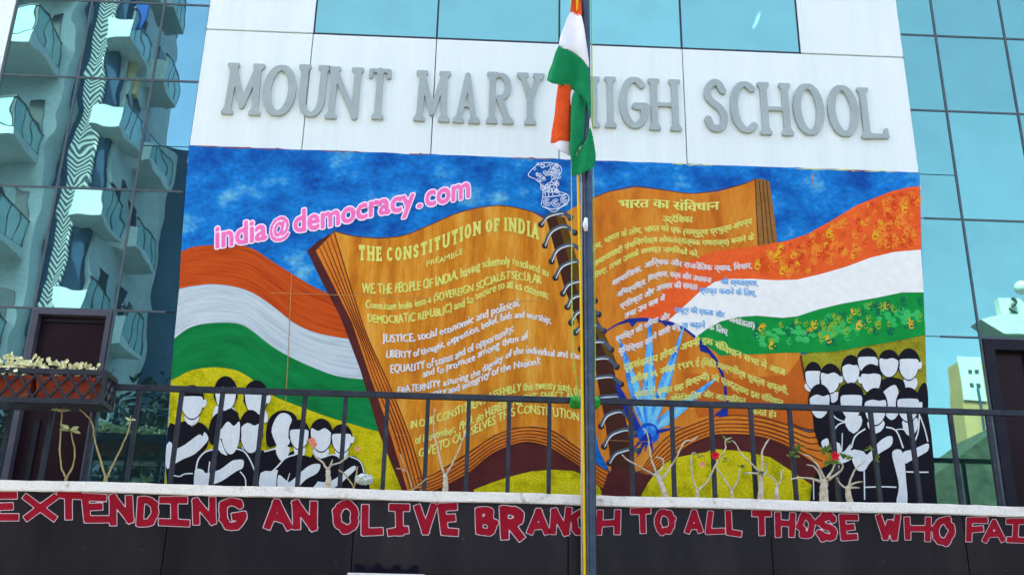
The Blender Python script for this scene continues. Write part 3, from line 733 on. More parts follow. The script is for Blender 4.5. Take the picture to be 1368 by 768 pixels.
# page blocks
edge = Paint(layer(6))
edge.poly([(446, 310), (486, 437), (519, 512), (548, 585), (568, 648), (545, 657), (519, 571), (494, 501), (470, 430), (422, 335)])
edge.build('page_edges', M_edge, book)
blk_top = cB2([(500, 700), (560, 690), (640, 645), (730, 588), (830, 520), (920, 488), (1000, 482), (1080, 497), (1140, 537)]) + c8([(990, 290), (1030, 330), (1090, 362)])
blk_bot = cB2([(520, 770), (600, 742), (720, 678), (800, 612), (870, 572), (960, 545), (1050, 560), (1130, 604)]) + c8([(970, 345), (1010, 390), (1040, 415), (1062, 432)])
e2 = Paint(layer(6) - .0005); e2.ribbon(blk_top, blk_bot, 50, 4, flow=False); e2.build('page_edges', M_edge, book)
rb_top = cE([(360, 560), (420, 470), (480, 392), (560, 330), (650, 292), (760, 250)]) + c9([(150, 128), (300, 134), (430, 168), (520, 195), (585, 150)])
rb_bot = cE([(390, 592), (450, 545), (520, 490), (640, 402), (760, 352)]) + c9([(150, 204), (280, 208), (400, 242), (500, 302), (556, 342)])
e3 = Paint(layer(6) - .0010); e3.ribbon(rb_top, rb_bot, 50, 4, flow=False); e3.poly(c9([(520, 195), (575, 160), (545, 205), (582, 300), (558, 342), (470, 265), (430, 200)])); e3.build('page_edges', M_edge, book)
# pages
pgL = [(446, 309), (462, 314), (480, 317), (505, 319), (530, 317), (550, 312), (570, 303), (590, 293), (615, 284), (640, 278), (665, 275), (690, 277), (712, 284), (733, 296), (745, 330), (760, 385), (775, 440), (782, 490), (786, 560), (795, 600)]
pgL += c8([(1010, 310)]) + cB2([(1140, 530), (1080, 492), (1000, 477), (920, 483), (830, 515), (730, 583), (640, 640), (560, 690)])[0:] + [(566, 640), (548, 585), (519, 512), (486, 437), (470, 390)]
Paint(layer(7)).poly(pgL).build('page', M_page, book)
pgR = [(735, 300), (748, 290), (763, 279), (790, 266), (812, 257), (850, 250), (890, 255), (930, 259), (960, 256), (985, 249), (1009, 239), (1012, 330), (1000, 400), (1070, 472), (1080, 520), (1098, 560), (1105, 570)]
pgR += c9([(560, 185), (520, 190), (430, 163), (300, 130), (150, 124)]) + cE([(760, 246), (650, 288), (560, 326), (480, 388), (420, 468), (370, 545), (300, 560)]) + [(820, 640), (800, 600), (786, 520), (770, 420)]
Paint(layer(7) - .0004).poly(pgR).build('page', M_pageR, book)
er = Paint(layer(7) - .0008); er.poly([(1008, 239.5), (1018, 239), (1028, 243), (1034, 285), (1039, 328), (1012, 332)]); er.build('page_edges', M_edgeTan, book)
# low right page turned a redder brown, and the curl
Paint(layer(7) - .0012).poly(c9([(0, -45), (200, -20), (420, -35), (475, -110), (508, 20), (540, 90), (580, 150), (520, 190), (430, 165), (300, 132), (150, 126), (60, 138)])).build('page', M_pageLow, book)
ln = Paint(layer(8))
for t in (.2, .42, .62, .82):        # lines of the page block, left edge
    ln.stroke([(446 - 24 * t, 310 + 25 * t), (486 - 16 * t, 437 - 7 * t), (519 - 25 * t, 512 - 11 * t), (548 - 26 * t, 585 - 10 * t), (566 - 22 * t, 646 + 8 * t)], [1, 1.8, 1.2, 2.0, 1.3])
def between(a, b, t, n=40):
    def res(c):
        c = np.array(spline(c, 8), float); s = np.r_[0, np.cumsum(np.hypot(*np.diff(c, axis=0).T))]; q = np.linspace(0, s[-1], n); return np.c_[np.interp(q, s, c[:, 0]), np.interp(q, s, c[:, 1])]
    A, B = res(a), res(b); return [tuple(p) for p in A + (B - A) * t]
for t in (.0, .22, .44, .64, .84, 1.0):
    ln.stroke(between(blk_top, blk_bot, t), [1.2, 1.8, 1.2, 2.2, 1.4], smooth=0)
    ln.stroke(between(rb_top, rb_bot, t), [1.2, 1.8, 1.2, 2.2, 1.4], smooth=0)
for x in (1014, 1019, 1024):
    ln.stroke([(x, 241), (x + 4, 285), (x + 8 - (1019 - x) * .3, 328)], 1.3)
ln.stroke([(1009, 240), (1011, 290), (1014, 330)], 1.2); ln.stroke(c6([(473, 655), (480, 700), (495, 760)]), 3)
ln.stroke(c9([(420, 150), (470, 175), (530, 185), (572, 152)]), 2); ln.stroke([(446, 309), (486, 437), (519, 512), (548, 585), (566, 648)], 1.6)
ln.stroke([(446, 308.5), (480, 316.5), (530, 316.5), (570, 302.5), (615, 283.5), (665, 274.5), (712, 283.5), (733, 295.5)], 1.2)
ln.stroke([(790, 266), (812, 256.5), (850, 249.5), (890, 254.5), (930, 258.5), (985, 248.5), (1009, 239)], 1.2)
ln.build('page_edge_lines', M_line, book)
# spine and rings
sp = Paint(layer(9))
def band(cl, w0, w1): return [(x - a, y) for (x, y), a in zip(cl, np.linspace(w0, w1, len(cl)))] + [(x + a, y) for (x, y), a in list(zip(cl, np.linspace(w0, w1, len(cl))))[::-1]]
scl = [(736, 288), (750, 337), (763, 385), (778, 420), (792, 450), (806, 484), (813, 518), (821, 555), (829, 601), (833, 630)]
sp.poly(band(scl, 7, 16)); sp.poly([(x + 7, y) for x, y in scl[:6]] + [(x + 19, y + 3) for x, y in scl[:6]][::-1], mi=1)
sp.poly([(803, 659), (812, 632), (824, 622), (845, 628), (869, 635), (857, 660), (840, 668), (812, 668)], mi=2)
sp.build('spine', [M_spine, M_spineO, M_cover], book)
RINGS = [((723, 300), (745, 285), (762, 291)), ((728, 328), (748, 303), (768, 311)), ((737, 349), (756, 328), (777, 335)), ((742, 371), (763, 350), (779, 354)), ((752, 392), (770, 376), (790, 380)),
         ((758, 410), (775, 394), (795, 402)), ((763, 431), (782, 413), (800, 420)), ((769, 444), (788, 434), (807, 442)), ((776, 466), (797, 456), (817, 467)), ((781, 489), (803, 478), (824, 490)),
         ((785, 513), (808, 503), (830, 513)), ((795, 536), (815, 529), (838, 538)), ((803, 569), (822, 550), (841, 558)), ((807, 596), (829, 575), (851, 578)), ((814, 618), (835, 601), (853, 602))]
for a, m_, b in RINGS:
    rg = Paint(layer(10))
    rg.disc(a, 4.2, 4.4, 1); rg.disc(b, 4.0, 4.2, 1)
    mid_ = ((a[0] * .5 + m_[0] * .5 - 2.5), (a[1] * .35 + m_[1] * .65 - 1))
    mid2 = ((b[0] * .45 + m_[0] * .55), (m_[1] * .8 + b[1] * .2 - 2))
    rg.stroke([a, mid_, m_, mid2, b], 5.2, 0); rg.stroke([(p[0] + .6, p[1] + 1.1) for p in (a, mid_, m_, mid2)], [.8, 1.9, 1.7, 1.0], 2)
    rg.build('binder_ring', [M_ring, M_hole, M_shine], book)

# right hill and right flag
hr = Paint(layer(4)); hr.poly([(1070, 474), (1236, 430), (1241.5, 690), (1085, 690), (1105, 575), (1098, 560), (1080, 520)]); hr.build('painted_hill', M_yelR, mural)
fr_ = thing('painted_flag_ribbon', mural.location, None, None); fr_.parent = mural; fr_.location = (0, 0, 0); BASE[fr_.name] = Vector(mural.location)
fo = [(1229.3, 249), (1215, 250), (1190, 256), (1165, 266), (1145, 274), (1112, 294), (1078, 313), (1050, 322), (1020, 327), (990, 331.5), (957, 335), (937, 342), (920, 348), (903, 365), (882, 394), (862, 410), (847, 427), (868, 428), (890, 429)]
fo += [(905, 418), (918, 406), (934, 391), (955, 377), (975, 373), (1006, 373), (1038, 375), (1065, 374), (1095, 367), (1130, 357), (1162, 345), (1195, 337), (1230.5, 334)]
Paint(layer(9) - .0005).poly(fo).build('saffron_band', M_orR, fr_)
fw = [(1230.5, 333.5), (1195, 336.5), (1162, 344.5), (1130, 356.5), (1095, 366.5), (1065, 373.5), (1038, 374.5), (1006, 372.5), (975, 372.5), (955, 376.5), (934, 390.5), (918, 405.5), (893, 428), (910, 436), (931, 451), (944, 440), (962, 430), (985, 424), (1011, 422), (1045, 425), (1065, 423), (1092, 414), (1125, 406), (1172, 398), (1205, 391), (1234, 391)]
Paint(layer(9) - .0009).poly(fw).build('white_band', M_whR, fr_)
fg = [(1234, 390.5), (1205, 390.5), (1172, 397.5), (1125, 405.5), (1092, 413.5), (1065, 422.5), (1045, 424.5), (1011, 421.5), (985, 423.5), (962, 429.5), (944, 439.5), (930, 450), (945, 462), (962, 475), (985, 473.5), (1012, 473), (1052, 471), (1085, 471), (1118, 469), (1158, 462), (1195, 456), (1235.8, 447)]
Paint(layer(9) - .0013).poly(fg).build('green_band', M_grR, fr_)
def hand_print(pn, c, s, rot, mi):
    r_ = random.Random(int(c[0] * 7 + c[1] * 13))
    def T_(x, y): return (c[0] + s * (x * math.cos(rot) - y * math.sin(rot)), c[1] + s * (x * math.sin(rot) + y * math.cos(rot)))
    pn.stroke([T_(math.cos(a) * .42, math.sin(a) * .42) for a in np.linspace(.3, 5.2 + r_.random(), 9)], [s * .1, s * .34, s * .2, s * .36, s * .14], mi, smooth=2)
    for k, (a, l) in enumerate(((-2.35, .85), (-1.9, 1.15), (-1.55, 1.25), (-1.2, 1.15), (-.5, .8))):
        if r_.random() < .12: continue
        p0 = T_(math.cos(a) * .55, math.sin(a) * .55); p1 = T_(math.cos(a) * l, math.sin(a) * l); pn.stroke([p0, p1], s * .2, mi, smooth=0)
hp = Paint(layer(11)); rr = random.Random(11)
def band_pt(top, bot, t, u): return
def in_orange(x, y):
    yt = np.interp(x, [1000, 1050, 1078, 1112, 1145, 1190, 1228], [333, 323, 314, 295, 275, 258, 251]); yb = np.interp(x, [1000, 1065, 1130, 1195, 1230], [372, 373, 356, 337, 334])
    return yt + 8 < y < yb - 6
cnt = 0
while cnt < 170:
    x, y = rr.uniform(1012, 1226), rr.uniform(255, 372)
    if in_orange(x, y):
        hand_print(hp, (x, y), rr.uniform(4.5, 8), rr.uniform(-.8, .8), rr.choice((0, 2, 1, 2, 3, 2))); cnt += 1
hp.build('hand_prints', [M_hy, M_ho, mat('mural_hand_amber', L(236, 128, 30), L(240, 146, 50), rough=.7, scale=9), mat('mural_hand_red', L(210, 58, 18), L(216, 70, 24), rough=.7, scale=9)], fr_)
hg = Paint(layer(11)); 
for (cx_, cy_, rx_, ry_) in ((1022, 453, 20, 13), (1052, 446, 22, 12), (1090, 450, 30, 14), (1140, 440, 34, 14), (1190, 425, 26, 14), (1215, 420, 14, 10)):
    for _ in range(9): hg.disc((cx_ + rr.uniform(-rx_, rx_) * .8, cy_ + rr.uniform(-ry_, ry_) * .7), rr.uniform(3, 7), rr.uniform(2, 5), 3, n=7)
cnt = 0
while cnt < 90:
    x, y = rr.uniform(1010, 1230), rr.uniform(400, 466)
    yt = np.interp(x, [1010, 1060, 1125, 1172, 1230], [422, 423, 406, 398, 391]); yb = np.interp(x, [1010, 1085, 1158, 1235], [472, 470, 461, 447])
    if yt + 9 < y < yb - 7:
        hand_print(hg, (x, y), rr.uniform(5, 7.5), rr.uniform(-.7, .7), rr.choice((0, 1, 1, 2, 1, 2, 2, 3, 3))); cnt += 1
hg.build('hand_prints', [M_hy, M_hg, M_hd, M_grSpot], fr_)

# wheel
wheel = thing('painted_wheel', mural.location, None, None); wheel.parent = mural; wheel.location = (0, 0, 0); BASE[wheel.name] = Vector(mural.location)
wr = Paint(layer(11) - .0006)
rim_o = cC2([(168, 262), (230, 222), (300, 193), (380, 188), (470, 196), (545, 212), (620, 246), (690, 300), (750, 356), (800, 420), (838, 500), (856, 590), (866, 680), (862, 748)])
rim_i = cC2([(172, 268), (232, 232), (300, 214), (318, 244), (345, 212), (440, 208), (485, 216), (510, 240), (545, 232), (620, 262), (690, 322), (708, 380), (752, 392), (796, 450), (826, 520), (842, 600), (846, 690), (820, 715)])
wr.poly(rim_o + c9([(180, 130), (130, 128)]) + rim_i[::-1])
wr.poly(c9([(128, 125), (165, 95), (180, 98), (178, 130), (150, 135)]))
wr.stroke(cC2([(225, 560), (262, 640), (318, 760), (380, 850)]), [3, 9, 11, 4], 0)
wr.build('wheel_rim', M_navy, wheel)
wsp = Paint(layer(11) - .0010)
hub = (866, 579)
for tip, wd in (((826.5, 449), 16), ((868, 424), 17), ((913, 438), 15), ((957, 505), 15)):
    q = [(tip[0] + (hub[0] - tip[0]) * t, tip[1] + (hub[1] - tip[1]) * t) for t in (0, .25, .5, .75, 1)]
    wsp.stroke(q, [1.5, wd * .5, wd * .95, wd, 3], 0)
    wsp.stroke([(a + 2.0, b) for a, b in q[1:]], [1, wd * .35, wd * .5, 1.5], 1)
for ang, ln_ in ((200, 34), (170, 30), (-12, 44), (115, 34), (100, 24), (75, 26), (135, 30)):
    a = math.radians(ang); q = [(hub[0] + math.cos(a) * ln_ * t, hub[1] + math.sin(a) * ln_ * t) for t in (0, .5, 1)]
    wsp.stroke(q, [6, 4, .8], 2, smooth=0)
for k in range(26):
    i = k % 4; tip = ((826.5, 449), (868, 424), (913, 438), (957, 505))[i]; t = .45 + .4 * rr.random()
    c_ = (tip[0] + (hub[0] - tip[0]) * t + rr.uniform(-5, 5), tip[1] + (hub[1] - tip[1]) * t)
    wsp.stroke([c_, (c_[0] + rr.uniform(-2, 2), c_[1] + rr.uniform(-5, 5))], rr.uniform(1, 2), 3, smooth=0)
wsp.build('wheel_spokes', [M_spoke, M_spokeL, M_navy, M_ty], wheel)
wh = Paint(layer(11) - .0014); 
# hub with its own swirl
wh.disc(hub, 15, 14.5, 0, 20); wh.disc((hub[0] + 2, hub[1] - 3), 8.5, 7.5, 1, 16); wh.build('wheel_hub', [M_hub, M_spoke], wheel)

# lettering on the pages
tx = thing('painted_lettering', mural.location, None, None); tx.parent = mural; tx.location = (0, 0, 0); BASE[tx.name] = Vector(mural.location)
def write(s, base, h, m, cr, bold=.5, k=12.0, **kw):
    p = Paint(layer(k) - .0006); line_text(p, s, cr(base), [v * 1.07 for v in h], 0, bold, cap=kw.get('cap', .72)); return p.build('text_line', m, tx)
S1, S2 = .2778, .3125
def wl(s, base, h, m, cr, sc, **kw): 
    hh = h if hasattr(h, '__len__') else (h, h)
    return write(s, base, [v * sc for v in hh], m, cr, **kw)
wl('PREAMBLE', [(612, 308), (700, 282), (785, 250)], 25, M_ty, cB1, S1)
wl('WE, THE PEOPLE OF INDIA, having solemnly resolved to', [(300, 437), (450, 437), (610, 415), (760, 370), (880, 320), (1000, 298), (1100, 322), (1198, 358)], (46, 36), M_ty, cB1, S1, bold=1.1)
wl('Constitute India into a (SOVEREIGN SOCIALIST SECULAR', [(318, 508), (480, 515), (660, 475), (860, 420), (1000, 370), (1165, 395)], (34, 38), M_ty, cB1, S1, bold=1.1)
wl('DEMOCRATIC REPUBLIC) and to secure to all its citizens;', [(330, 575), (480, 580), (660, 548), (800, 495), (950, 425), (1050, 420), (1195, 465)], 37, M_ty, cB1, S1, bold=1.1)
wl('JUSTICE, social economic and political;', [(355, 117), (490, 112), (640, 75), (790, 15), (942, -38)], 32, M_tw, cB2, S2, bold=1.1)
wl('LIBERTY of thought, expression, belief, faith and worship;', [(372, 184), (500, 177), (640, 128), (770, 68), (880, 22), (980, 16), (1075, 40)], 29, M_tw, cB2, S2, bold=1.0)
wl('EQUALITY of status and of opportunity;', [(390, 248), (525, 234), (660, 192), (800, 128), (915, 72)], 32, M_tw, cB2, S2, bold=1.1)
wl('and to promote among them all', [(528, 268), (700, 217), (850, 142), (975, 102)], 30, M_tw, cB2, S2, bold=1.0)
wl('FRATERNITY assuring the dignity of the individual and the', [(420, 342), (610, 305), (740, 270), (850, 208), (950, 167), (1080, 178), (1200, 190)], 29, M_tw, cB2, S2, bold=1.0)
wl('unity and integrity of the Nation);', [(560, 352), (700, 320), (850, 252), (1030, 207)], 29, M_tw, cB2, S2, bold=1.0)
wl('IN OUR CONSTITUENT ASSEMBLY this twenty sixth day', [(475, 487), (600, 458), (740, 402), (860, 352), (960, 327), (1080, 320), (1215, 345)], 34, M_ty, cB2, S2, bold=1.1)
wl('of November, 1949, do HEREBY ADOPT, ENACT AND', [(495, 552), (640, 512), (760, 458), (880, 402), (1000, 372), (1120, 362), (1205, 378)], 34, M_ty, cB2, S2, bold=1.1)
wl('GIVE TO OURSELVES THIS CONSTITUTION', [(510, 612), (600, 582), (720, 522), (860, 457), (960, 422), (1080, 432), (1195, 457)], 36, M_ty, cB2, S2, bold=.9)
SC1, SC2 = .2083, .2344
DV = dict(cap=.74)
wl('भारत का संविधान', [(275, 185), (450, 180), (600, 187), (760, 203), (915, 193)], 56, M_ty, cC1, SC1, bold=1.8, **DV)
wl('उद्देशिका', [(555, 270), (650, 274), (745, 276)], 40, M_ty, cC1, SC1, bold=1.15, **DV)
wl('हम, भारत के लोग, भारत को एक (सम्पूर्ण प्रभुत्व-संपन्न', [(100, 462), (240, 385), (330, 357), (520, 328), (680, 348), (820, 357), (950, 332), (1125, 282)], 38, M_ty, cC1, SC1, bold=1.15, **DV)
wl('समाजवादी पंथनिरपेक्ष लोकतंत्रात्मक गणराज्य) बनाने के', [(110, 562), (270, 472), (420, 412), (600, 402), (800, 422), (960, 417), (1138, 387)], 37, M_ty, cC1, SC1, bold=1.15, **DV)
wl('लिए, तथा उसके समस्त नागरिकों को,', [(112, 640), (270, 545), (380, 492), (500, 463), (680, 477), (785, 495)], 35, M_ty, cC1, SC1, bold=1.15, **DV)
wl('सामाजिक, आर्थिक और राजनैतिक न्याय, विचार,', [(230, 682), (380, 602), (500, 548), (640, 552), (800, 577), (960, 582), (1125, 567)], 36, M_tw, cC1, SC1, bold=1.15, **DV)
wl('अभिव्यक्ति, विश्वास, धर्म और उपासना', [(260, 757), (400, 692), (540, 622), (700, 637), (865, 662)], 35, M_tw, cC1, SC1, bold=1.15, **DV)
wl('की स्वतंत्रता,', [(928, 668), (1040, 674), (1165, 680)], 33, M_tb, cC1, SC1, bold=1.15, **DV)
wl('प्रतिष्ठा और अवसर की समता', [(250, 142), (400, 72), (520, 22), (690, 30)], 33, M_tw, cC2, SC2, bold=1.15, **DV)
wl('प्राप्त कराने के लिए,', [(700, 46), (860, 56), (1025, 66)], 32, M_tb, cC2, SC2, bold=1.15, **DV)
wl('तथा उन सब में', [(275, 197), (390, 142), (505, 87)], 32, M_tw, cC2, SC2, bold=1.15, **DV)
wl('व्यक्ति की गरिमा और', [(225, 327), (330, 282), (450, 222), (532, 190)], 32, M_tw, cC2, SC2, bold=1.15, **DV)
wl('राष्ट्र की एकता और', [(560, 162), (680, 165), (845, 190)], 32, M_tb, cC2, SC2, bold=1.15, **DV)
wl('अखंडता)', [(870, 212), (940, 230), (1015, 250)], 34, M_tw, cC2, SC2, bold=1.15, **DV)
wl('सुनिश्चित करने वाली बंधु', [(240, 397), (380, 352), (480, 292), (592, 250)], 34, M_tw, cC2, SC2, bold=1.15, **DV)
wl('ता बढ़ाने', [(600, 248), (665, 246), (735, 248)], 32, M_tb, cC2, SC2, bold=1.15, **DV)
wl('के लिए', [(752, 258), (800, 266), (862, 285)], 32, M_tw, cC2, SC2, bold=1.15, **DV)
wl('दृढ़संकल्प होकर अपनी इस संविधान सभा में आज', [(270, 492), (440, 442), (560, 392), (670, 352), (760, 342), (860, 390), (960, 432), (1060, 472), (1190, 522)], 40, M_ty, cC2, SC2, bold=1.25, **DV)
wl('तारीख २६ नवंबर १९४९ ई (मिति मार्गशीर्ष शुक्ला सप्तमी,', [(310, 562), (450, 522), (590, 482), (720, 462), (850, 490), (960, 532), (1080, 582), (1205, 625)], 37, M_ty, cC2, SC2, bold=1.25, **DV)
wl('संवत दो हजार छह विक्रमी) को एतद्द्वारा इस संविधान', [(330, 642), (480, 622), (600, 597), (740, 542), (860, 575), (960, 622), (1060, 657), (1180, 692)], 36, M_ty, cC2, SC2, bold=1.25, **DV)
wl('को अंगीकृत, अधिनियमित और आत्मार्पित', [(340, 700), (530, 672), (640, 660), (730, 642), (840, 662), (965, 680)], 36, M_ty, cC2, SC2, bold=1.25, **DV)
wl('करते हैं।', [(1000, 735), (1060, 745), (1135, 755)], 36, M_ty, cC2, SC2, bold=1.25, **DV)
# THE CONSTITUTION OF INDIA in narrow painted slab letters
hb = np.array(spline(cB1([(285, 280), (420, 284), (540, 272), (640, 240), (740, 208), (830, 167), (905, 147), (985, 138), (1060, 152), (1152, 183)]), 6)); ht = [(285, 75), (450, 66), (600, 62), (760, 74), (905, 62), (985, 62), (1060, 74), (1152, 76)]
head = 'THE CONSTITUTION OF INDIA'; adv = {' ': .42, 'I': .32}
cells = []; x = 0
GAPW = .15
WID = {'T': .5, 'H': .52, 'E': .42, 'C': .46, 'O': .5, 'N': .56, 'S': .42, 'U': .52, 'F': .42, 'D': .5, 'A': .56, 'I': .17}
for ch in head:
    if ch == ' ': x += .2; continue
    cells.append((ch, x, WID[ch])); x += WID[ch] + GAPW
tot = x - GAPW; hx0, hx1 = hb[0, 0], hb[-1, 0]
hp_ = Paint(layer(12) - .0006)
for ch, cx_, w in cells:
    D, gx, gy = glyph_sdf(ch, w, .085, .05 if ch != 'O' else 0, .045, jit=.008, res=34, rnd=rr)
    v, f = fill_loops(contours(D, gx, gy), .004)
    pxs = hx0 + (cx_ + v[:, 0]) / tot * (hx1 - hx0); bys = np.interp(pxs, hb[:, 0], hb[:, 1])
    hs = np.interp(pxs, [400 + a * S1 for a, _ in ht], [b * S1 for _, b in ht])
    hp_.mesh2d(np.c_[pxs, bys - v[:, 1] * hs], f)
hp_.build('text_line', M_ty, tx)
# india@democracy.com, pink with a pale outline
def sdf_text(s, lv, res=30):
    v, f, isl = text_mesh(s)
    from collections import Counter
    ec = Counter(tuple(sorted((q[i], q[(i + 1) % len(q)]))) for q in f for i in range(len(q)))
    bd = [e for e, c in ec.items() if c == 1]
    pad = .3; xs = np.arange(v[:, 0].min() - pad, v[:, 0].max() + pad, 1 / res); ys = np.arange(v[:, 1].min() - pad, v[:, 1].max() + pad, 1 / res)
    X, Y = np.meshgrid(xs, ys); D = np.full(X.shape, 9.0)
    for a, b in bd: 
        A, B = v[a], v[b]; i0 = max(int((min(A[0], B[0]) - .35 - xs[0]) * res), 0); i1 = int((max(A[0], B[0]) + .35 - xs[0]) * res) + 1
        D[:, i0:i1] = np.minimum(D[:, i0:i1], seg_dist(X[:, i0:i1], Y[:, i0:i1], A, B))
    I = np.zeros(X.shape, bool)
    for q in f:
        for k in range(1, len(q) - 1):
            A, B, C_ = v[q[0]], v[q[k]], v[q[k + 1]]; i0 = max(int((min(A[0], B[0], C_[0]) - xs[0]) * res), 0); i1 = int((max(A[0], B[0], C_[0]) - xs[0]) * res) + 2
            x_, y_ = X[:, i0:i1], Y[:, i0:i1]
            s1 = (B[0] - A[0]) * (y_ - A[1]) - (B[1] - A[1]) * (x_ - A[0]); s2 = (C_[0] - B[0]) * (y_ - B[1]) - (C_[1] - B[1]) * (x_ - B[0]); s3 = (A[0] - C_[0]) * (y_ - C_[1]) - (A[1] - C_[1]) * (x_ - C_[0])
            I[:, i0:i1] |= ((s1 >= 0) & (s2 >= 0) & (s3 >= 0)) | ((s1 <= 0) & (s2 <= 0) & (s3 <= 0))
    D = np.where(I, -D, D)
    return [fill_loops(contours(D - l, xs, ys), .004) for l in lv], v
cP = crop(270, 230, .2778)
pk = np.array(spline(cP([(62, 364), (180, 345), (300, 322), (440, 290), (600, 264), (720, 236), (830, 208), (930, 192), (1030, 172), (1160, 148), (1292, 118)]), 6))
def pink_chunk(s, xa, xb, h):
    (o_, i_), v0 = sdf_text(s, (.072, .030)); vx0, vx1 = v0[:, 0].min(), v0[:, 0].max()
    def mp(v):
        px = xa + (v[:, 0] - vx0) / (vx1 - vx0) * (xb - xa); by = np.interp(px, pk[:, 0], pk[:, 1]); sl = np.interp(px, pk[:, 0], np.gradient(pk[:, 1], pk[:, 0]))
        return np.c_[px + .1 * v[:, 1] * h / .72 * .0, by - v[:, 1] / .72 * h]
    p = Paint(layer(12)); p.mesh2d(mp(o_[0]), o_[1]); a = p.build('text_outline', M_pinkEdge, tx)
    p = Paint(layer(12) - .0012); p.mesh2d(mp(i_[0]), i_[1]); p.build('text_line', M_pink, tx)
pink_chunk('india', 288.5, 356, 30); pink_chunk('@', 361, 386, 24); pink_chunk('democracy', 393, 553, 30); pink_chunk('.', 558, 563, 26); pink_chunk('com', 569, 627, 30)

# lion emblem in white line
em = Paint(layer(12)); r5 = random.Random(5)
cF = crop(680, 200, .2604)
em.stroke(cF([(165, 285), (175, 215), (150, 160), (100, 135), (115, 105), (160, 70), (215, 68), (262, 85), (268, 115), (245, 160), (250, 210), (300, 230), (305, 265), (270, 290), (235, 320), (200, 305), (170, 290)]), 1.0, smooth=3)
def curl(c, r, n=1): em.stroke(cF([(c[0] + r * math.cos(a) * (1 - .05 * a), c[1] + r * math.sin(a) * (1 - .05 * a)) for a in np.linspace(0, 5.6, 9)]), .9, smooth=2)
for _ in range(58):
    v_ = r5.uniform(72, 215); w_ = np.interp(v_, [72, 110, 150, 215], [50, 76, 52, 36]); u_ = np.interp(v_, [72, 110, 150, 215], [195, 185, 200, 212]) + r5.uniform(-w_, w_); curl((u_, v_), r5.uniform(6, 13))
for a_, b_ in (((180, 210), (188, 238)), ((200, 205), (204, 240)), ((222, 200), (226, 236)), ((240, 200), (262, 232))): em.stroke(cF([a_, b_]), 1.1, smooth=0)
for c_, r_ in (((195, 268), 22), ((240, 272), 24), ((283, 255), 22)): curl(c_, r_); curl(c_, r_ * .6); curl(c_, r_ * .3)
em.stroke(cF([(172, 245), (230, 240), (298, 228)]), 1.4); em.stroke(cF([(172, 292), (235, 305), (302, 278)]), 1.4)
em.build('painted_emblem', mat('mural_emblem_white', L(206, 222, 236), L(222, 232, 240), rough=.7), mural)

# seams between the boards and small wear
for q, w in (([(389.5, 366), (386.5, 440), (383, 512), (380, 560)], .9), ([(362, 391), (440, 393.5), (520, 396), (640, 401)], .7), ([(640, 401), (700, 402), (738, 401.5)], [.6, 1.1, .6]),
             ([(520, 580), (640, 583), (760, 586), (900, 591)], .5), ([(1060, 597), (1180, 600)], .5), ([(1085, 232), (1086, 250)], [1.2, .5])):
    sm = Paint(layer(13)); sm.stroke(q, w, smooth=0); sm.build('board_seam', M_seam, mural)
rs = random.Random(3)

# ---- painted crowds
def crowd(name, jobs):
    e = thing(name, mural.location, None, None); e.parent = mural; e.location = (0, 0, 0); BASE[e.name] = Vector(mural.location)
    k = 0
    for shapes in jobs:
        p = Paint(layer(14) - .001 * k, .000018); k += 1
        for sh in shapes:
            kind, pts, mi = sh[0], sh[1], sh[2]
            if kind == 'p': p.poly(pts, smooth=sh[3] if len(sh) > 3 else 4, mi=mi)
            elif kind == 's': p.stroke(pts, sh[3], mi)
        p.build('painted_person', [M_black, M_skin], e)
    return e
def hd(cr, c, rx, ry, hair=1.0, ear=None, part=0, long_=0, neck=True):
    """head: dark hair mass, pale face, ears; crop coordinates"""
    x, y = c; out = []
    ring = [(x + rx * 1.16 * math.cos(a), y - ry * .06 + ry * 1.1 * math.sin(a)) for a in np.linspace(math.pi * .93, 2.07 * math.pi, 12)]
    side = .55 if long_ else .05
    out.append(('p', cr(ring + [(x + rx * 1.1, y + ry * side), (x + rx * .8, y + ry * .1), (x, y - ry * .2), (x - rx * .8, y + ry * .1), (x - rx * 1.1, y + ry * side)]), 0))
    out.append(('p', cr([(x - rx * 1.05, y), (x - rx * .9, y + ry * .55), (x - rx * .35, y + ry * 1.07), (x + rx * .35, y + ry * 1.07), (x + rx * .9, y + ry * .55), (x + rx * 1.05, y)]), 0))
    if ear:
        for s in ear: out.append(('p', cr([(x + s * rx * .9, y - ry * .1), (x + s * rx * 1.3, y - ry * .2), (x + s * rx * 1.28, y + ry * .2), (x + s * rx * .95, y + ry * .3)]), 1))
    out.append(('p', cr([(x - rx * .95, y - ry * .35 - part * ry * .2), (x - rx * .3, y - ry * .42 + part * ry * .12), (x + rx * .35, y - ry * .42 - part * ry * .12), (x + rx * .95, y - ry * .35 + part * ry * .2), (x + rx * .98, y + ry * .1), (x + rx * .8, y + ry * .6), (x + rx * .3, y + ry), (x - rx * .3, y + ry), (x - rx * .8, y + ry * .6), (x - rx * .98, y + ry * .1)]), 1, 3))
    return out
def nk(cr, c, w, h): x, y = c; return ('p', cr([(x - w, y), (x + w, y), (x + w * 1.05, y + h * .7), (x, y + h * 1.25), (x - w * 1.05, y + h * .7)]), 1, 2)
A = cA
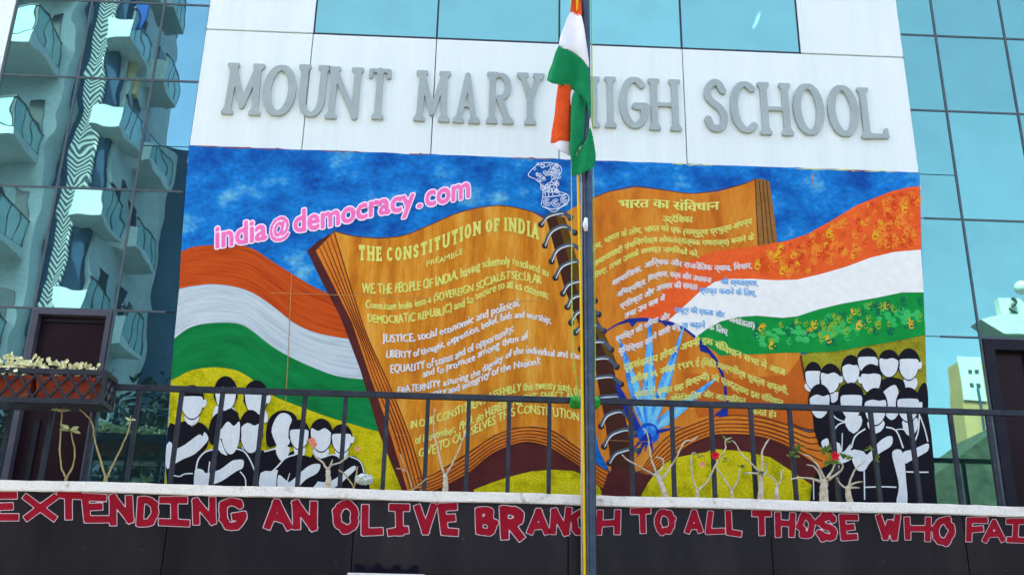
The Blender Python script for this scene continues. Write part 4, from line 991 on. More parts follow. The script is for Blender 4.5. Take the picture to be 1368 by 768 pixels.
left_jobs = [
 [('p', A([(300, 250), (330, 230), (400, 230), (430, 300), (300, 320)]), 1)] + hd(A, (368, 165), 62, 95, part=-.5),
 [('p', A([(515, 250), (600, 250), (620, 330), (520, 330)]), 1)] + hd(A, (552, 190), 66, 95, ear=(1,), part=.6),
 [('p', A([(18, 372), (60, 346), (125, 326), (165, 362), (205, 332), (250, 358), (266, 395), (258, 480), (200, 560), (180, 640), (178, 770), (18, 770)]), 0, 2), nk(A, (163, 285), 38, 55)] + hd(A, (165, 215), 66, 92, ear=(-1, 1)) +
 [('p', A([(55, 580), (62, 505), (120, 470), (205, 408), (228, 418), (240, 392), (262, 420), (256, 450), (185, 522), (110, 556)]), 1, 3), ('p', A([(12, 468), (45, 462), (34, 600), (6, 600)]), 1, 2), ('s', A([(50, 652), (90, 660), (120, 645), (170, 642)]), 1, 1.6)],
 [('p', A([(500, 520), (560, 500), (640, 520), (660, 600), (640, 770), (480, 770)]), 0), nk(A, (520, 470), 45, 45)] + hd(A, (520, 395), 64, 118, part=-.6, ear=(-1,)) + [('p', A([(490, 680), (520, 650), (555, 655), (555, 770), (490, 770)]), 1)],
 [('p', A([(590, 560), (625, 510), (690, 495), (740, 520), (800, 520), (820, 770), (590, 770)]), 0), nk(A, (712, 460), 36, 90), ('p', A([(622, 480), (612, 380), (640, 300), (700, 262), (770, 275), (800, 320), (780, 400), (770, 480), (690, 470)]), 0)] +
 [('p', A([(645, 390), (665, 320), (700, 280), (745, 285), (768, 320), (750, 370), (756, 450), (740, 480), (740, 540), (710, 545), (690, 510), (675, 470)]), 1, 3), ('s', A([(600, 510), (640, 500), (690, 486)]), 1, 1.8), ('p', A([(578, 640), (640, 628), (690, 625), (720, 770), (580, 770)]), 1, 2)],
 [nk(A, (815, 480), 30, 60)] + hd(A, (812, 410), 56, 80),
 [('p', A([(885, 540), (960, 520), (990, 560), (985, 770), (880, 770)]), 0), nk(A, (945, 490), 40, 50)] + hd(A, (945, 415), 62, 90, part=.8, ear=(1,)),
 [('p', A([(880, 600), (960, 550), (1030, 530), (1080, 560), (1130, 535), (1185, 570), (1210, 640), (1215, 770), (880, 770)]), 0), nk(A, (1068, 495), 34, 50)] + hd(A, (1068, 435), 58, 78, ear=(1,)) +
 [('s', A([(960, 545), (1010, 528), (1050, 540)]), 1, 1.6), ('s', A([(1120, 540), (1180, 570), (1205, 640)]), 1, 1.6), ('p', A([(905, 690), (1000, 690), (1130, 600), (1155, 610), (1120, 650), (1020, 730), (910, 740)]), 1)],
 [('p', A([(680, 640), (720, 560), (780, 530), (850, 535), (920, 560), (950, 600), (930, 680), (840, 770), (690, 770)]), 0)] +
 [('s', A([(640, 640), (690, 590), (730, 548), (790, 528)]), 1, 1.9), ('p', A([(680, 700), (690, 650), (730, 680), (760, 690), (850, 610), (900, 585), (940, 590), (920, 640), (850, 680), (760, 770), (690, 770)]), 1, 3), ('s', A([(755, 640), (740, 690)]), 1, 1.2)],
 [('p', A([(185, 620), (200, 560), (240, 515), (320, 490), (365, 530), (420, 480), (480, 500), (520, 560), (550, 640), (545, 770), (190, 770)]), 0, 3), nk(A, (370, 440), 48, 75), ('p', A([(275, 460), (262, 400), (285, 310), (340, 268), (420, 262), (445, 290), (420, 340), (330, 400), (320, 470)]), 0)] + hd(A, (398, 395), 56, 125, part=-.9, ear=(-1,)) +
 [('s', A([(190, 620), (202, 560), (245, 512), (310, 494)]), 1, 2.0), ('s', A([(420, 490), (480, 510), (520, 570), (548, 640)]), 1, 1.8), ('p', A([(182, 625), (230, 620), (250, 640), (330, 620), (400, 570), (430, 560), (475, 562), (470, 610), (430, 630), (340, 690), (260, 720), (200, 770), (178, 770)]), 1, 3), ('s', A([(272, 570), (262, 650)]), 1, 1.6), ('s', A([(455, 630), (485, 670), (490, 720)]), 1, 1.6)],
]
crowd('painted_crowd', left_jobs)
R_ = cR
right_jobs = [
 [('p', R_([(95, 240), (170, 240), (250, 300), (240, 500), (110, 460)]), 0), nk(R_, (75, 200), 20, 30)] + hd(R_, (92, 165), 36, 58),
 [nk(R_, (185, 240), 24, 40)] + hd(R_, (172, 178), 44, 62, ear=(1,), part=.5),
 [('p', R_([(590, 215), (625, 205), (640, 330), (560, 330)]), 0), nk(R_, (545, 175), 28, 55)] + hd(R_, (538, 112), 46, 66, ear=(1,)),
 hd(R_, (268, 138), 40, 62, part=-.4), hd(R_, (345, 98), 44, 56, ear=(1,)), hd(R_, (445, 108), 44, 58, part=.4),
 [('p', R_([(300, 290), (420, 290), (500, 280), (640, 320), (640, 860), (300, 860)]), 0)],
 hd(R_, (362, 180), 46, 62, ear=(-1,), part=.2),
 [nk(R_, (458, 320), 26, 40), ('p', R_([(405, 230), (415, 185), (460, 170), (515, 190), (520, 260), (480, 215), (440, 250), (415, 300)]), 0), ('p', R_([(412, 250), (470, 205), (490, 245), (488, 310), (455, 345), (425, 320)]), 1)],
 [('p', R_([(115, 440), (150, 380), (205, 380), (230, 420), (220, 520), (130, 500)]), 0)] + hd(R_, (122, 285), 46, 72, part=-.5) + [('p', R_([(130, 470), (160, 455), (165, 500), (140, 500)]), 1)],
 [('p', R_([(180, 440), (200, 395), (250, 372), (330, 370), (345, 860), (100, 860), (95, 640), (180, 560)]), 0), ('p', R_([(205, 290), (220, 215), (270, 198), (320, 225), (330, 310), (320, 360), (215, 350)]), 0)] + hd(R_, (270, 285), 50, 78, long_=1) + [nk(R_, (280, 350), 34, 66), ('s', R_([(180, 430), (210, 390), (250, 378)]), 1, 1.8), ('s', R_([(175, 335), (205, 365), (245, 378)]), 1, 1.6), ('p', R_([(178, 480), (215, 478), (230, 520), (270, 480), (280, 540), (230, 570), (190, 560)]), 1), ('s', R_([(228, 430), (226, 510)]), 1, 1.4), ('s', R_([(212, 580), (205, 650), (205, 700)]), 1, 1.6), ('s', R_([(93, 640), (95, 740)]), 1, 1.4)],
 [('p', R_([(470, 470), (500, 405), (560, 400), (600, 420), (640, 440), (650, 860), (470, 860)]), 0), nk(R_, (545, 360), 32, 70)] + hd(R_, (535, 300), 50, 72, ear=(1,)) + [('s', R_([(475, 415), (510, 412), (530, 430)]), 1, 1.5), ('s', R_([(588, 330), (582, 420), (565, 470)]), 1, 1.8), ('s', R_([(590, 350), (612, 410), (630, 470)]), 1, 1.8), ('p', R_([(512, 520), (560, 505), (626, 478), (634, 510), (600, 530), (545, 560), (520, 570)]), 1), ('s', R_([(525, 610), (580, 612), (634, 612)]), 1, 1.8)],
 [('p', R_([(268, 510), (285, 450), (330, 412), (385, 400), (440, 398), (485, 420), (512, 500), (500, 560), (480, 600), (490, 860), (330, 860), (330, 600)]), 0, 3), nk(R_, (385, 370), 34, 50)] + hd(R_, (382, 310), 50, 78, part=-.3) +
 [('s', R_([(270, 500), (288, 445), (335, 410)]), 1, 2.0), ('s', R_([(432, 402), (480, 420), (512, 500)]), 1, 2.0), ('p', R_([(268, 512), (325, 515), (345, 530), (400, 470), (440, 445), (462, 450), (455, 490), (400, 525), (355, 570), (330, 605), (290, 595)]), 1, 3), ('p', R_([(460, 520), (500, 508), (518, 560), (525, 650), (532, 735), (520, 775), (480, 760), (492, 680), (476, 600)]), 1, 3), ('s', R_([(330, 605), (332, 740)]), 1, 1.8), ('s', R_([(335, 682), (420, 680), (480, 682)]), 1, 1.8)],
]
crowd('painted_crowd', right_jobs)

# ------------------------------------------------------------------ red slogan painted on the dark fascia
slogan = thing('painted_slogan', P(684, 705, Y_FASCIA), 'red pale edged slogan EXTENDING AN OLIVE BRANCH TO ALL THOSE WHO FAI on dark fascia', 'painted slogan')
def cc(o, x0, x1, y0, y1): return (o[0] + x0 / 3, o[0] + x1 / 3, o[1] + y0 / 3, o[1] + y1 / 3)
o7, o8, o9 = (0, 512), (456, 512), (912, 512)
SL = [('E', o7, -32, 80, 432, 556), ('X', o7, 92, 236, 436, 553), ('T', o7, 222, 328, 432, 560), ('E', o7, 328, 438, 438, 560), ('N', o7, 437, 537, 440, 566), ('D', o7, 546, 640, 448, 574),
      ('I', o7, 634, 764, 450, 571), ('N', o7, 770, 870, 450, 570), ('G', o7, 872, 988, 455, 588), ('A', o7, 1054, 1170, 458, 590), ('N', o7, 1170, 1268, 460, 593), ('O', o7, 1328, 1442, 464, 600),
      ('L', o8, 77, 170, 478, 608), ('I', o8, 178, 278, 478, 608), ('V', o8, 286, 384, 476, 602), ('E', o8, 388, 476, 478, 610), ('B', o8, 536, 620, 490, 614), ('R', o8, 630, 736, 488, 632), ('A', o8, 742, 836, 494, 611),
      ('N', o8, 836, 918, 496, 612), ('C', o8, 916, 1000, 498, 612), ('H', o8, 1020, 1122, 500, 612), ('T', o8, 1157, 1250, 494, 602), ('O', o8, 1252, 1338, 500, 606),
      ('A', o9, 5, 86, 505, 606), ('L', o9, 92, 168, 505, 605), ('L', o9, 174, 244, 505, 612), ('T', o9, 273, 360, 506, 615), ('H', o9, 368, 452, 510, 618), ('O', o9, 457, 530, 515, 625), ('S', o9, 530, 624, 516, 632),
      ('E', o9, 628, 712, 518, 630), ('W', o9, 778, 880, 522, 632), ('H', o9, 884, 1000, 530, 634), ('O', o9, 997, 1092, 532, 652), ('F', o9, 1137, 1230, 534, 640), ('A', o9, 1198, 1294, 542, 640), ('I', o9, 1288, 1380, 540, 640)]
r9 = random.Random(21)
GL_I = GL['I']
for ch, o_, x0, x1, y0, y1 in SL:
    xa, xb, ya, yb = cc(o_, x0, x1, y0, y1); H = yb - ya; w = (xb - xa) / H
    if ch == 'I': GL['I'] = [[(.5, 0), (.5, 1)], [(0, 1), (1, 1)], [(0, 0), (1, 0)]]
    half = .135; seed = r9.randint(0, 9999)
    lv = []
    D, gx, gy = glyph_sdf(ch, w, half, 0, jit=.03, res=40, rnd=random.Random(seed), square=True)
    D = blur(D, 1)
    GL['I'] = GL_I
    out = link_o = None
    for g, m_, yk in ((.0, M_redEdge, .0035), (-.024, M_red, .0055)):
        v, f = fill_loops(contours(D - g, gx, gy), .004)
        p = Paint(Y_FASCIA - yk); p.mesh2d(np.c_[xa + v[:, 0] * H, yb - v[:, 1] * H], f)
        if m_ is M_redEdge: out = p
        else: red = p.build('letter', M_red, slogan); out.build('letter_outline', M_redEdge, red)

# ------------------------------------------------------------------ railing
rail = thing('balcony_railing', (0, Y_RAIL, Z_LT), 'dark grey iron balcony railing with square uprights above the white ledge', 'railing')
Z_RT = (Zp(300, 521.5, Y_RAIL) + Zp(1000, 541, Y_RAIL) + Zp(1300, 549, Y_RAIL) + Zp(600, 530, Y_RAIL)) / 4
box('top_rail', (XB0, Y_RAIL - .028, Z_RT - .035), (XB1, Y_RAIL + .028, Z_RT + .026), M_iron, rail, bevel=.006)
xa, xb = Xp(235, 585, Y_RAIL), Xp(1275, 608, Y_RAIL); st = (xb - xa) / 19
bal = None
for k in range(-6, 24):
    x = xa + k * st + random.gauss(0, .006)
    bm = bmesh.new(); tw = .043
    add_bar(bm, (x + random.gauss(0, .004), Y_RAIL, Z_LT - .1), (x, Y_RAIL, Z_RT - .036), tw, tw)
    bmesh.ops.recalc_face_normals(bm, faces=bm.faces)
    link('baluster', from_bm(bm), M_iron, rail)
# specks of old paint on the rail
# ------------------------------------------------------------------ flagpole, ropes, flag
Y_P = -1.62
pt0, pt1 = P(781.5, 0, Y_P), P(789.5, 768, Y_P)
d = (pt0 - pt1).normalized(); foot = pt1 - d * (pt1.z / d.z); top = pt0 + d * .6
pole = thing('flagpole', foot, 'grey painted steel flagpole standing before the balcony', 'flagpole')
bm = bmesh.new(); r0 = .058
add_tube(bm, [foot, pt1, pt1 * .5 + pt0 * .5, pt0, top], [r0 + .004, r0 + .002, r0, r0 - .003, r0 - .004], 24)
link('pole_shaft', from_bm(bm), M_pole, pole)
bm = bmesh.new(); bmesh.ops.create_uvsphere(bm, u_segments=16, v_segments=10, radius=.09, matrix=Matrix.Translation(top)); link('finial', from_bm(bm, True), M_pole, pole)
bm = bmesh.new()
q = P(783, 301, Y_P - .06); add_tube(bm, [q + Vector((0, .0, -.07)), q + Vector((-.012, -.02, 0)), q + Vector((0, 0, .08))], [.02, .03, .018], 10)
link('cable_clip', from_bm(bm), M_fW, pole)
bm = bmesh.new(); add_tube(bm, [P(777.5, y, Y_P - .02) + Vector((-.005 + (y - 384) * 1.2e-5, 0, 0)) for y in (-30, 200, 400, 600, 768)], .011, 6)
link('halyard_conduit', from_bm(bm), mat('pale_conduit', L(176, 180, 176), L(190, 192, 188), rough=.5, coord='Object'), pole)
def rope(name, pts, r, m, label, cat):
    bm = bmesh.new(); add_tube(bm, pts, r, 6); o = link(name, from_bm(bm), m); rebase(o, pts[-1]); tag(o, label, cat); return o
rope('halyard_rope', [P(x, y, Y_P - .03) for x, y in spline([(771, -20), (772, 190), (772.5, 260), (774.5, 330), (776.5, 420), (778, 520), (779.5, 620), (780.5, 700), (781.5, 790)], 4)], .0145, M_ropeY, 'bright yellow rope hanging straight along the left of the flagpole', 'rope')
rope('thin_cord', [P(x, y, Y_P - .02) for x, y in ((763, -20), (763.5, 240), (764, 400), (766, 480), (774, 536))], .006, M_ropeG, 'thin green cord hanging left of the yellow rope', 'cord')
rope('thin_cord', [P(x, y, Y_P + .05) for x, y in ((789.5, -20), (792.6, 240), (794.4, 400), (795, 480), (794, 534))], .007, M_ropeG, 'thin green cord running down the right side of the flagpole', 'cord')
bm = bmesh.new()
for kx, (a, b) in enumerate((((762, 536), (779, 537)), ((791, 536.5), (799, 537)))):
    A_, B_ = P(*a, Y_RAIL), P(*b, Y_RAIL)
    n_ = 9
    for i in range(n_):
        c_ = A_ + (B_ - A_) * (i + .5) / n_
        ringp = [c_ + Vector((.01 * math.sin(t * 2 + i), -.047 * math.cos(t) * (1 + .12 * math.sin(3 * t + i)), -.008 + .056 * math.sin(t) * (1 + .1 * math.cos(2 * t + i)))) for t in np.linspace(0, 2 * math.pi, 13)]
        add_tube(bm, ringp, .014, 6, cap=False)
o = link('cloth_tie', from_bm(bm), M_tie); rebase(o, P(778, 537, Y_RAIL)); tag(o, 'bright green cloth strip wound round the top rail beside the flagpole', 'cloth tie')

cG = crop(720, 0, .3125)
def flag_piece(v, f, mi, pts, mi_, yf, sm_=3):
    pts = cG(pts); pts = spline(pts, sm_, True) if sm_ else pts
    bm = bmesh.new(); vs = [bm.verts.new((a, 0, b)) for a, b in pts]
    for t in tessellate_polygon([[Vector((a, b, 0)) for a, b in pts]]):
        try: bm.faces.new([vs[i] for i in t])
        except ValueError: pass
    for _ in range(3):
        ed = [e for e in bm.edges if e.calc_length() > 6]
        if ed: bmesh.ops.subdivide_edges(bm, edges=ed, cuts=1); bmesh.ops.triangulate(bm, faces=bm.faces)
    o = len(v)
    for q in bm.verts:
        a, b = q.co.x, q.co.z; v.append(tuple(P(a, b, Y_P - .1 + yf(a, b))))
    bm.verts.index_update()
    for q in bm.faces: f.append(tuple(o + w.index for w in q.verts)); mi.append(mi_)
    bm.free()
v, f, mi = [], [], []
fold = lambda a, b: -.05 * math.sin((a - 740) * .16 + b * .012) - .03 * math.sin((a + b) * .055) - .00022 * b
flag_piece(v, f, mi, [(145, -70), (182, -70), (181, 0), (183, 72), (160, 66), (134, 55), (140, 0)], 0, fold, 2)
flag_piece(v, f, mi, [(134, 54), (160, 65), (183, 71), (200, 165), (210, 240), (214, 292), (192, 262), (165, 238), (125, 214), (84, 196), (105, 120)], 1, fold, 2)
flag_piece(v, f, mi, [(84, 195), (125, 213), (165, 237), (192, 261), (214, 291), (217, 340), (221, 400), (222, 470), (219, 500), (208, 450), (192, 420), (160, 395), (130, 380), (85, 362), (35, 345), (58, 270)], 2, fold, 2)
back = lambda a, b: .03 - .02 * math.sin((a - 730) * .22 + b * .02)
flag_piece(v, f, mi, [(84, 350), (110, 360), (140, 376), (138, 450), (135, 540), (132, 603), (90, 600), (50, 612), (66, 500)], 0, back, 2)
flag_piece(v, f, mi, [(50, 611), (90, 599), (132, 602), (135, 640), (133, 668), (110, 655), (80, 640)], 1, lambda a, b: back(a, b) + .004, 2)
f3 = lambda a, b: .012 - .05 * math.sin((a - 745) * .2 + b * .02)
flag_piece(v, f, mi, [(150, 392), (192, 420), (210, 452), (221, 488), (219, 540), (205, 590), (180, 620), (160, 655), (148, 690), (140, 700), (133, 650), (135, 560), (138, 460)], 2, f3, 2)
flag_piece(v, f, mi, [(219, 545), (230, 590), (242, 662), (236, 710), (200, 735), (150, 752), (140, 742), (140, 700), (150, 680), (170, 645), (205, 595)], 2, lambda a, b: -.03 - .03 * math.sin((a - 752) * .25 + b * .03), 2)
flag_piece(v, f, mi, [(140, 385), (152, 395), (150, 425), (139, 462), (134, 420)], 1, lambda a, b: .02, 2)
flag_piece(v, f, mi, [(219, 500), (226, 540), (234, 585), (222, 570), (214, 545)], 1, lambda a, b: .03, 2)
me = bpy.data.meshes.new('flag'); me.from_pydata(v, [], f); me.polygons.foreach_set('material_index', mi)
for p_ in me.polygons: p_.use_smooth = True
flag = link('flag', me, [M_fO, M_fW, M_fG]); rebase(flag, P(775, 10, Y_P - .1)); tag(flag, 'limp saffron, white and green flag hanging in folds from the flagpole', 'flag')
sd = flag.modifiers.new('cloth', 'SOLIDIFY'); sd.thickness = .004

# ------------------------------------------------------------------ planter rack at the left end of the railing
YF = Y_RAIL - .36
X1 = Xp(138, 520, YF); X0 = X1 - 1.9
zt_ = Zp(100, 497, YF); zb_ = Zp(100, 536, YF)
rack = thing('planter_rack', (X0, YF, zb_), 'black iron lattice planter rack hung outside the left end of the railing', 'planter rack')
bm = bmesh.new()
YBk = Y_RAIL - .04
for z in (zt_, zb_):
    for a, b in (((X0, YF, z), (X1, YF, z)), ((X0, YBk, z), (X1, YBk, z)), ((X1, YF, z), (X1, YBk, z)), ((X0, YF, z), (X0, YBk, z))): add_bar(bm, a, b, .034, .05)
for x in (X0, X1):
    for y in (YF, YBk): add_bar(bm, (x, y, zb_ - .02), (x, y, zt_ + .02), .04, .04)
link('rack_frame', from_bm(bm), M_iron, rack)
bm = bmesh.new(); hgt = zt_ - zb_; stp = .165
k = X0 - hgt
while k < X1:
    for s in (1, -1):
        xa_, xb_ = k, k + hgt * .72
        a = Vector((xa_, YF + (.004 if s > 0 else -.006), zb_ if s > 0 else zt_)); b = Vector((xb_, YF + (.004 if s > 0 else -.006), zt_ if s > 0 else zb_))
        if a.x < X0: a = a + (b - a) * ((X0 - a.x) / (b.x - a.x)) if b.x > X0 else None
        if a is None: continue
        if b.x > X1: b = a + (b - a) * ((X1 - a.x) / (b.x - a.x))
        if (b - a).length > .03: add_bar(bm, a, b, .024, .02, up=Vector((0, 1, 0)))
    k += stp
y_ = YF
while y_ < YBk - .02:
    for s in (1, -1): add_bar(bm, (X1 + .004 * s, y_, zb_ if s > 0 else zt_), (X1 + .004 * s, min(y_ + hgt * .6, YBk), zt_ if s > 0 else zb_), .016, .02, up=Vector((1, 0, 0)))
    y_ += .12
link('lattice', from_bm(bm), M_iron, rack)
box('rack_floor', (X0, YF + .02, zb_ - .03), (X1, YBk, zb_ - .018), M_iron, rack)
trough_x = [(X1 - .12 - .62 * k - .58, X1 - .12 - .62 * k) for k in range(3)]
for k, (a, b) in enumerate(trough_x):
    bm = bmesh.new(); z0, z1 = zb_ - .016, zt_ - .075; ya, yb_ = YF + .05, YBk - .03; tp = .03
    lo_ = [(a + tp, ya + tp, z0), (b - tp, ya + tp, z0), (b - tp, yb_ - tp, z0), (a + tp, yb_ - tp, z0)]
    up_ = [(a, ya, z1), (b, ya, z1), (b, yb_, z1), (a, yb_, z1)]; rim_ = [(a - .012, ya - .012, z1), (b + .012, ya - .012, z1), (b + .012, yb_ + .012, z1), (a - .012, yb_ + .012, z1)]
    rim2 = [(p[0], p[1], z1 + .035) for p in rim_]; inn = [(a + .02, ya + .02, z1 + .035), (b - .02, ya + .02, z1 + .035), (b - .02, yb_ - .02, z1 + .035), (a + .02, yb_ - .02, z1 + .035)]; inb = [(p[0], p[1], z1) for p in inn]
    rs_ = [[bm.verts.new(p) for p in r] for r in (lo_, up_, rim_, rim2, inn, inb)]
    bm.faces.new(rs_[0][::-1]); bm.faces.new(rs_[-1])
    for r1, r2 in zip(rs_[:-1], rs_[1:]):
        for i in range(4): bm.faces.new((r1[i], r1[(i + 1) % 4], r2[(i + 1) % 4], r2[i]))
    bmesh.ops.recalc_face_normals(bm, faces=bm.faces)
    o = link('terracotta_trough', from_bm(bm), M_terra); rebase(o, ((a + b) / 2, (ya + yb_) / 2, z0))
    tag(o, ('terracotta trough in the right end of the lattice planter rack', 'terracotta trough in the lattice rack, second from its right end', 'terracotta trough at the left edge of the picture in the lattice rack')[k], 'plant trough', 'terracotta troughs in the planter rack')
def leaf_quad(bm, c, d, up, l, w):
    d = d.normalized(); s = d.cross(up)
    s = s.normalized() if s.length > 1e-3 else Vector((1, 0, 0)); nrm = s.cross(d)
    a = [c, c + d * l * .4 + s * w * .5 + nrm * l * .05, c + d * l * .8 + s * w * .36, c + d * l + nrm * -l * .08, c + d * l * .8 - s * w * .36, c + d * l * .4 - s * w * .5 + nrm * l * .05]
    vs = [bm.verts.new(p) for p in a]
    bm.faces.new((vs[0], vs[1], vs[2], vs[3])); bm.faces.new((vs[0], vs[3], vs[4], vs[5]))
rp = random.Random(17)
spots = [(8, 488, 16, 'cream flowered plant at the left picture edge in the lattice rack'), (33, 486, 20, 'tallest bushy cream plant in the lattice rack'), (37, 487, 0, ''), (52, 487, 0, ''), (36, 489, 0, '')]
M_sprout = mat('lime_cream_leaf', L(150, 164, 84), L(222, 222, 166), L(238, 236, 206), rough=.6, scale=16, coord='Object')
spots = [(5, 489, 8, 22, 'cream leaved plant cut by the left picture edge in the rack'), (18, 484, 10, 36, 'bushiest cream leaved plant in the planter rack'), (37, 489, 8, 26, 'cream plant trailing over the rack front beside the door frame'), (55, 487, 8, 24, 'rounded cream leaved plant standing above the rack before the dark door'),
         (82, 488, 9, 18, 'small lone sprig with cream leaves above the middle of the rack'), (104, 492, 7, 12, 'low cream seedling right of the lone sprig in the rack'), (118, 493, 7, 14, 'low cream seedling nearest the right end of the rack')]
for px, py, sz, nl, lab in spots:
    yy = (YF + YBk) / 2; c = P(px, py, yy); s_ = sz / 110; base = Vector((c.x, yy, zt_ - .08))
    t = thing('trough_plant', base, lab, 'plant', 'cream plants in the planter rack')
    bm = bmesh.new()
    for k in range(4): add_tube(bm, [base + Vector((rp.uniform(-.02, .02), 0, -.02)), c + Vector((rp.uniform(-s_, s_) * .6, rp.uniform(-.04, .04), -.02))], [.006, .003], 5)
    link('stem', from_bm(bm), M_barkY, t)
    bm = bmesh.new()
    for k in range(nl):
        q = c + Vector((rp.gauss(0, s_ * .5), rp.gauss(0, .05), rp.gauss(.0, s_ * .42)))
        leaf_quad(bm, q, Vector((rp.uniform(-1, 1), rp.uniform(-1, .2), rp.uniform(-.4, 1))), Vector((rp.uniform(-.3, .3), -1, .3)), rp.uniform(.045, .075), rp.uniform(.032, .052))
    for k in range(nl // 3):
        q = c + Vector((rp.gauss(0, s_ * .6), -.1 + rp.gauss(0, .03), rp.uniform(-.14, -.02)))
        leaf_quad(bm, q, Vector((rp.uniform(-1, 1), -.6, rp.uniform(-1, .5))), Vector((0, -1, .3)), rp.uniform(.04, .07), .045)
    link('leaves', from_bm(bm), M_sprout, t)

# ------------------------------------------------------------------ desert roses along the ledge
Y_PL = Y_LEDGE + .12
def plant(cr, stems, leaves, flowers, lab, thick=1.0, m=None, leafm=None):
    x, y = cr([stems[0][0]])[0]; b = P(x, y, Y_PL); base = Vector((b.x, Y_PL, Z_LT - .02))
    t = thing('desert_rose', base, lab, 'plant', 'bare desert roses along the ledge')
    rr_ = random.Random(int(x * 10))
    for i, st_ in enumerate(stems):
        pts = cr(st_); w = st_ and (stw[i] if False else None)
        bm = bmesh.new(); P3 = []
        k0 = 0 if i == 0 else 1; dep = rr_.uniform(-.09, .06); n_ = len(pts)
        pp = spline(pts, 4); N = len(pp)
        for k, (a, b_) in enumerate(pp):
            q = P(a, b_, Y_PL + (0 if i == 0 else dep * (k / max(N - 1, 1)))); q += Vector((rr_.gauss(0, .0025), rr_.gauss(0, .0025), 0)); P3.append(q)
        if i == 0: P3[0].z = Z_LT - .03
        ra, rb = (.034 * thick, .024 * thick) if i == 0 else (.0140 * thick ** .5, .0065)
        add_tube(bm, P3, [ra + (rb - ra) * (k / (N - 1)) ** (.5 if i else .7) + rr_.uniform(-.0012, .0012) for k in range(N)], 9)
        link('trunk' if i == 0 else 'branch', from_bm(bm), m or M_bark, t)
    if leaves:
        bm = bmesh.new()
        for lx, ly, nl, sz in leaves:
            a, b_ = cr([(lx, ly)])[0]; c = P(a, b_, Y_PL - .02)
            for k in range(nl):
                leaf_quad(bm, c + Vector((rr_.gauss(0, .01), rr_.gauss(0, .02), rr_.gauss(0, .008))), Vector((rr_.uniform(-1, 1), rr_.uniform(-1, .4), rr_.uniform(-.25, .9))), Vector((rr_.uniform(-.4, .4), -1, .5)), sz * rr_.uniform(.7, 1.2), sz * .42)
        link('leaves', from_bm(bm), leafm or M_leaf, t)
    for fx, fy, sz, fm in flowers:
        a, b_ = cr([(fx, fy)])[0]; c = P(a, b_, Y_PL - .06); bm = bmesh.new()
        for k in range(5):
            an = k * 1.2566 + .3; leaf_quad(bm, c, Vector((math.cos(an), -.45, math.sin(an))), Vector((0, -1, 0)), sz, sz * .9)
        for k in range(4):
            an = k * 1.57 + .9; leaf_quad(bm, c + Vector((0, -.01, 0)), Vector((math.cos(an) * .6, -.9, math.sin(an) * .6)), Vector((0, -1, 0)), sz * .6, sz * .6)
        link('flower', from_bm(bm), fm, t)
plant(c7, [[(266, 384), (266, 372)], [(264, 376), (245, 330), (240, 240), (246, 160), (248, 110)], [(268, 378), (295, 320), (298, 260), (284, 195)]], [(248, 112, 9, .1), (278, 188, 9, .1)], [], 'twin stemmed seedling with two leaf tufts under the lattice rack', .55, M_barkY, M_leafP)
plant(c7, [[(426, 388), (424, 372)], [(422, 376), (405, 310), (378, 220), (370, 160), (335, 115), (290, 88)], [(430, 376), (470, 290), (505, 215), (524, 155)]], [(288, 78, 8, .1), (526, 148, 4, .07)], [], 'V shaped pale stems leaning between the dark door and the mural edge', .75, M_barkY, M_leafP)
plant(cA, [[(985, 735), (988, 690), (985, 622)], [(985, 622), (950, 570), (915, 545), (890, 495), (886, 455)], [(988, 615), (1010, 592), (1060, 575), (1112, 536)], [(1000, 600), (1012, 560)]], [(888, 450, 3, .06)], [(890, 448, .045, M_flowerP), (905, 470, .035, M_flowerP), (1165, 495, .03, M_flowerP)], 'stubby desert rose with salmon buds before the painted left crowd', 1.0)
plant(cA, [[(1145, 735), (1140, 715)], [(1138, 720), (1095, 655), (1050, 622)], [(1145, 715), (1155, 650), (1166, 600)]], [], [], 'thin dry twig beside the crumpled pale bag', .4, M_barkY)
plant(c8, [[(290, 436), (286, 422)], [(284, 424), (262, 352), (220, 340)], [(288, 424), (345, 378)], [(262, 352), (236, 282)]], [], [(248, 345, .02, M_flowerP)], 'small spindly twig at the lower corner of the painted book', .45, M_barkY)
plant(c8, [[(416, 432), (418, 400), (414, 366)], [(413, 368), (385, 262), (370, 180), (374, 102)], [(420, 364), (460, 290), (500, 190)]], [], [(375, 105, .02, M_flowerP)], 'tall Y shaped bare stem in front of the left page text', .95)
plant(cE, [[(512, 705), (495, 655), (470, 590), (456, 560)], [(455, 562), (425, 470), (405, 340), (378, 308)], [(462, 590), (440, 570), (350, 520), (285, 482), (262, 455)], [(484, 605), (560, 490), (615, 385), (655, 378), (690, 355)], [(466, 560), (495, 520), (490, 482), (455, 470)]], [], [], 'leafless desert rose with four crooked branches right of the flagpole', 1.0)
plant(cE, [[(688, 708), (690, 660)], [(690, 662), (660, 580), (655, 470), (668, 445), (705, 465)], [(694, 662), (750, 600), (790, 520), (830, 460), (850, 420), (850, 375), (885, 360)]], [(700, 465, 4, .05), (858, 385, 6, .06)], [(790, 462, .05, M_flower), (715, 512, .035, M_flowerP)], 'slim desert rose holding a red flower and a salmon bud', .7)
plant(cE, [[(885, 708), (885, 660)], [(884, 662), (840, 590), (790, 520)], [(887, 660), (920, 600), (930, 540)]], [(860, 490, 6, .05), (935, 530, 5, .05)], [], 'small forked stem between the red flowered rose and the stout one', .55)
cQ = crop(990, 560, .15625)
plant(cQ, [[(165, 705), (172, 600), (172, 492)], [(172, 495), (150, 440), (60, 350), (0, 288), (-40, 215), (-80, 180)], [(176, 480), (180, 290), (205, 220), (238, 168)], [(182, 485), (210, 455), (218, 420), (200, 372)], [(152, 462), (20, 456)]], [(175, 460, 6, .05)], [], 'stout grey trunked desert rose before the painted yellow mound', 1.0)
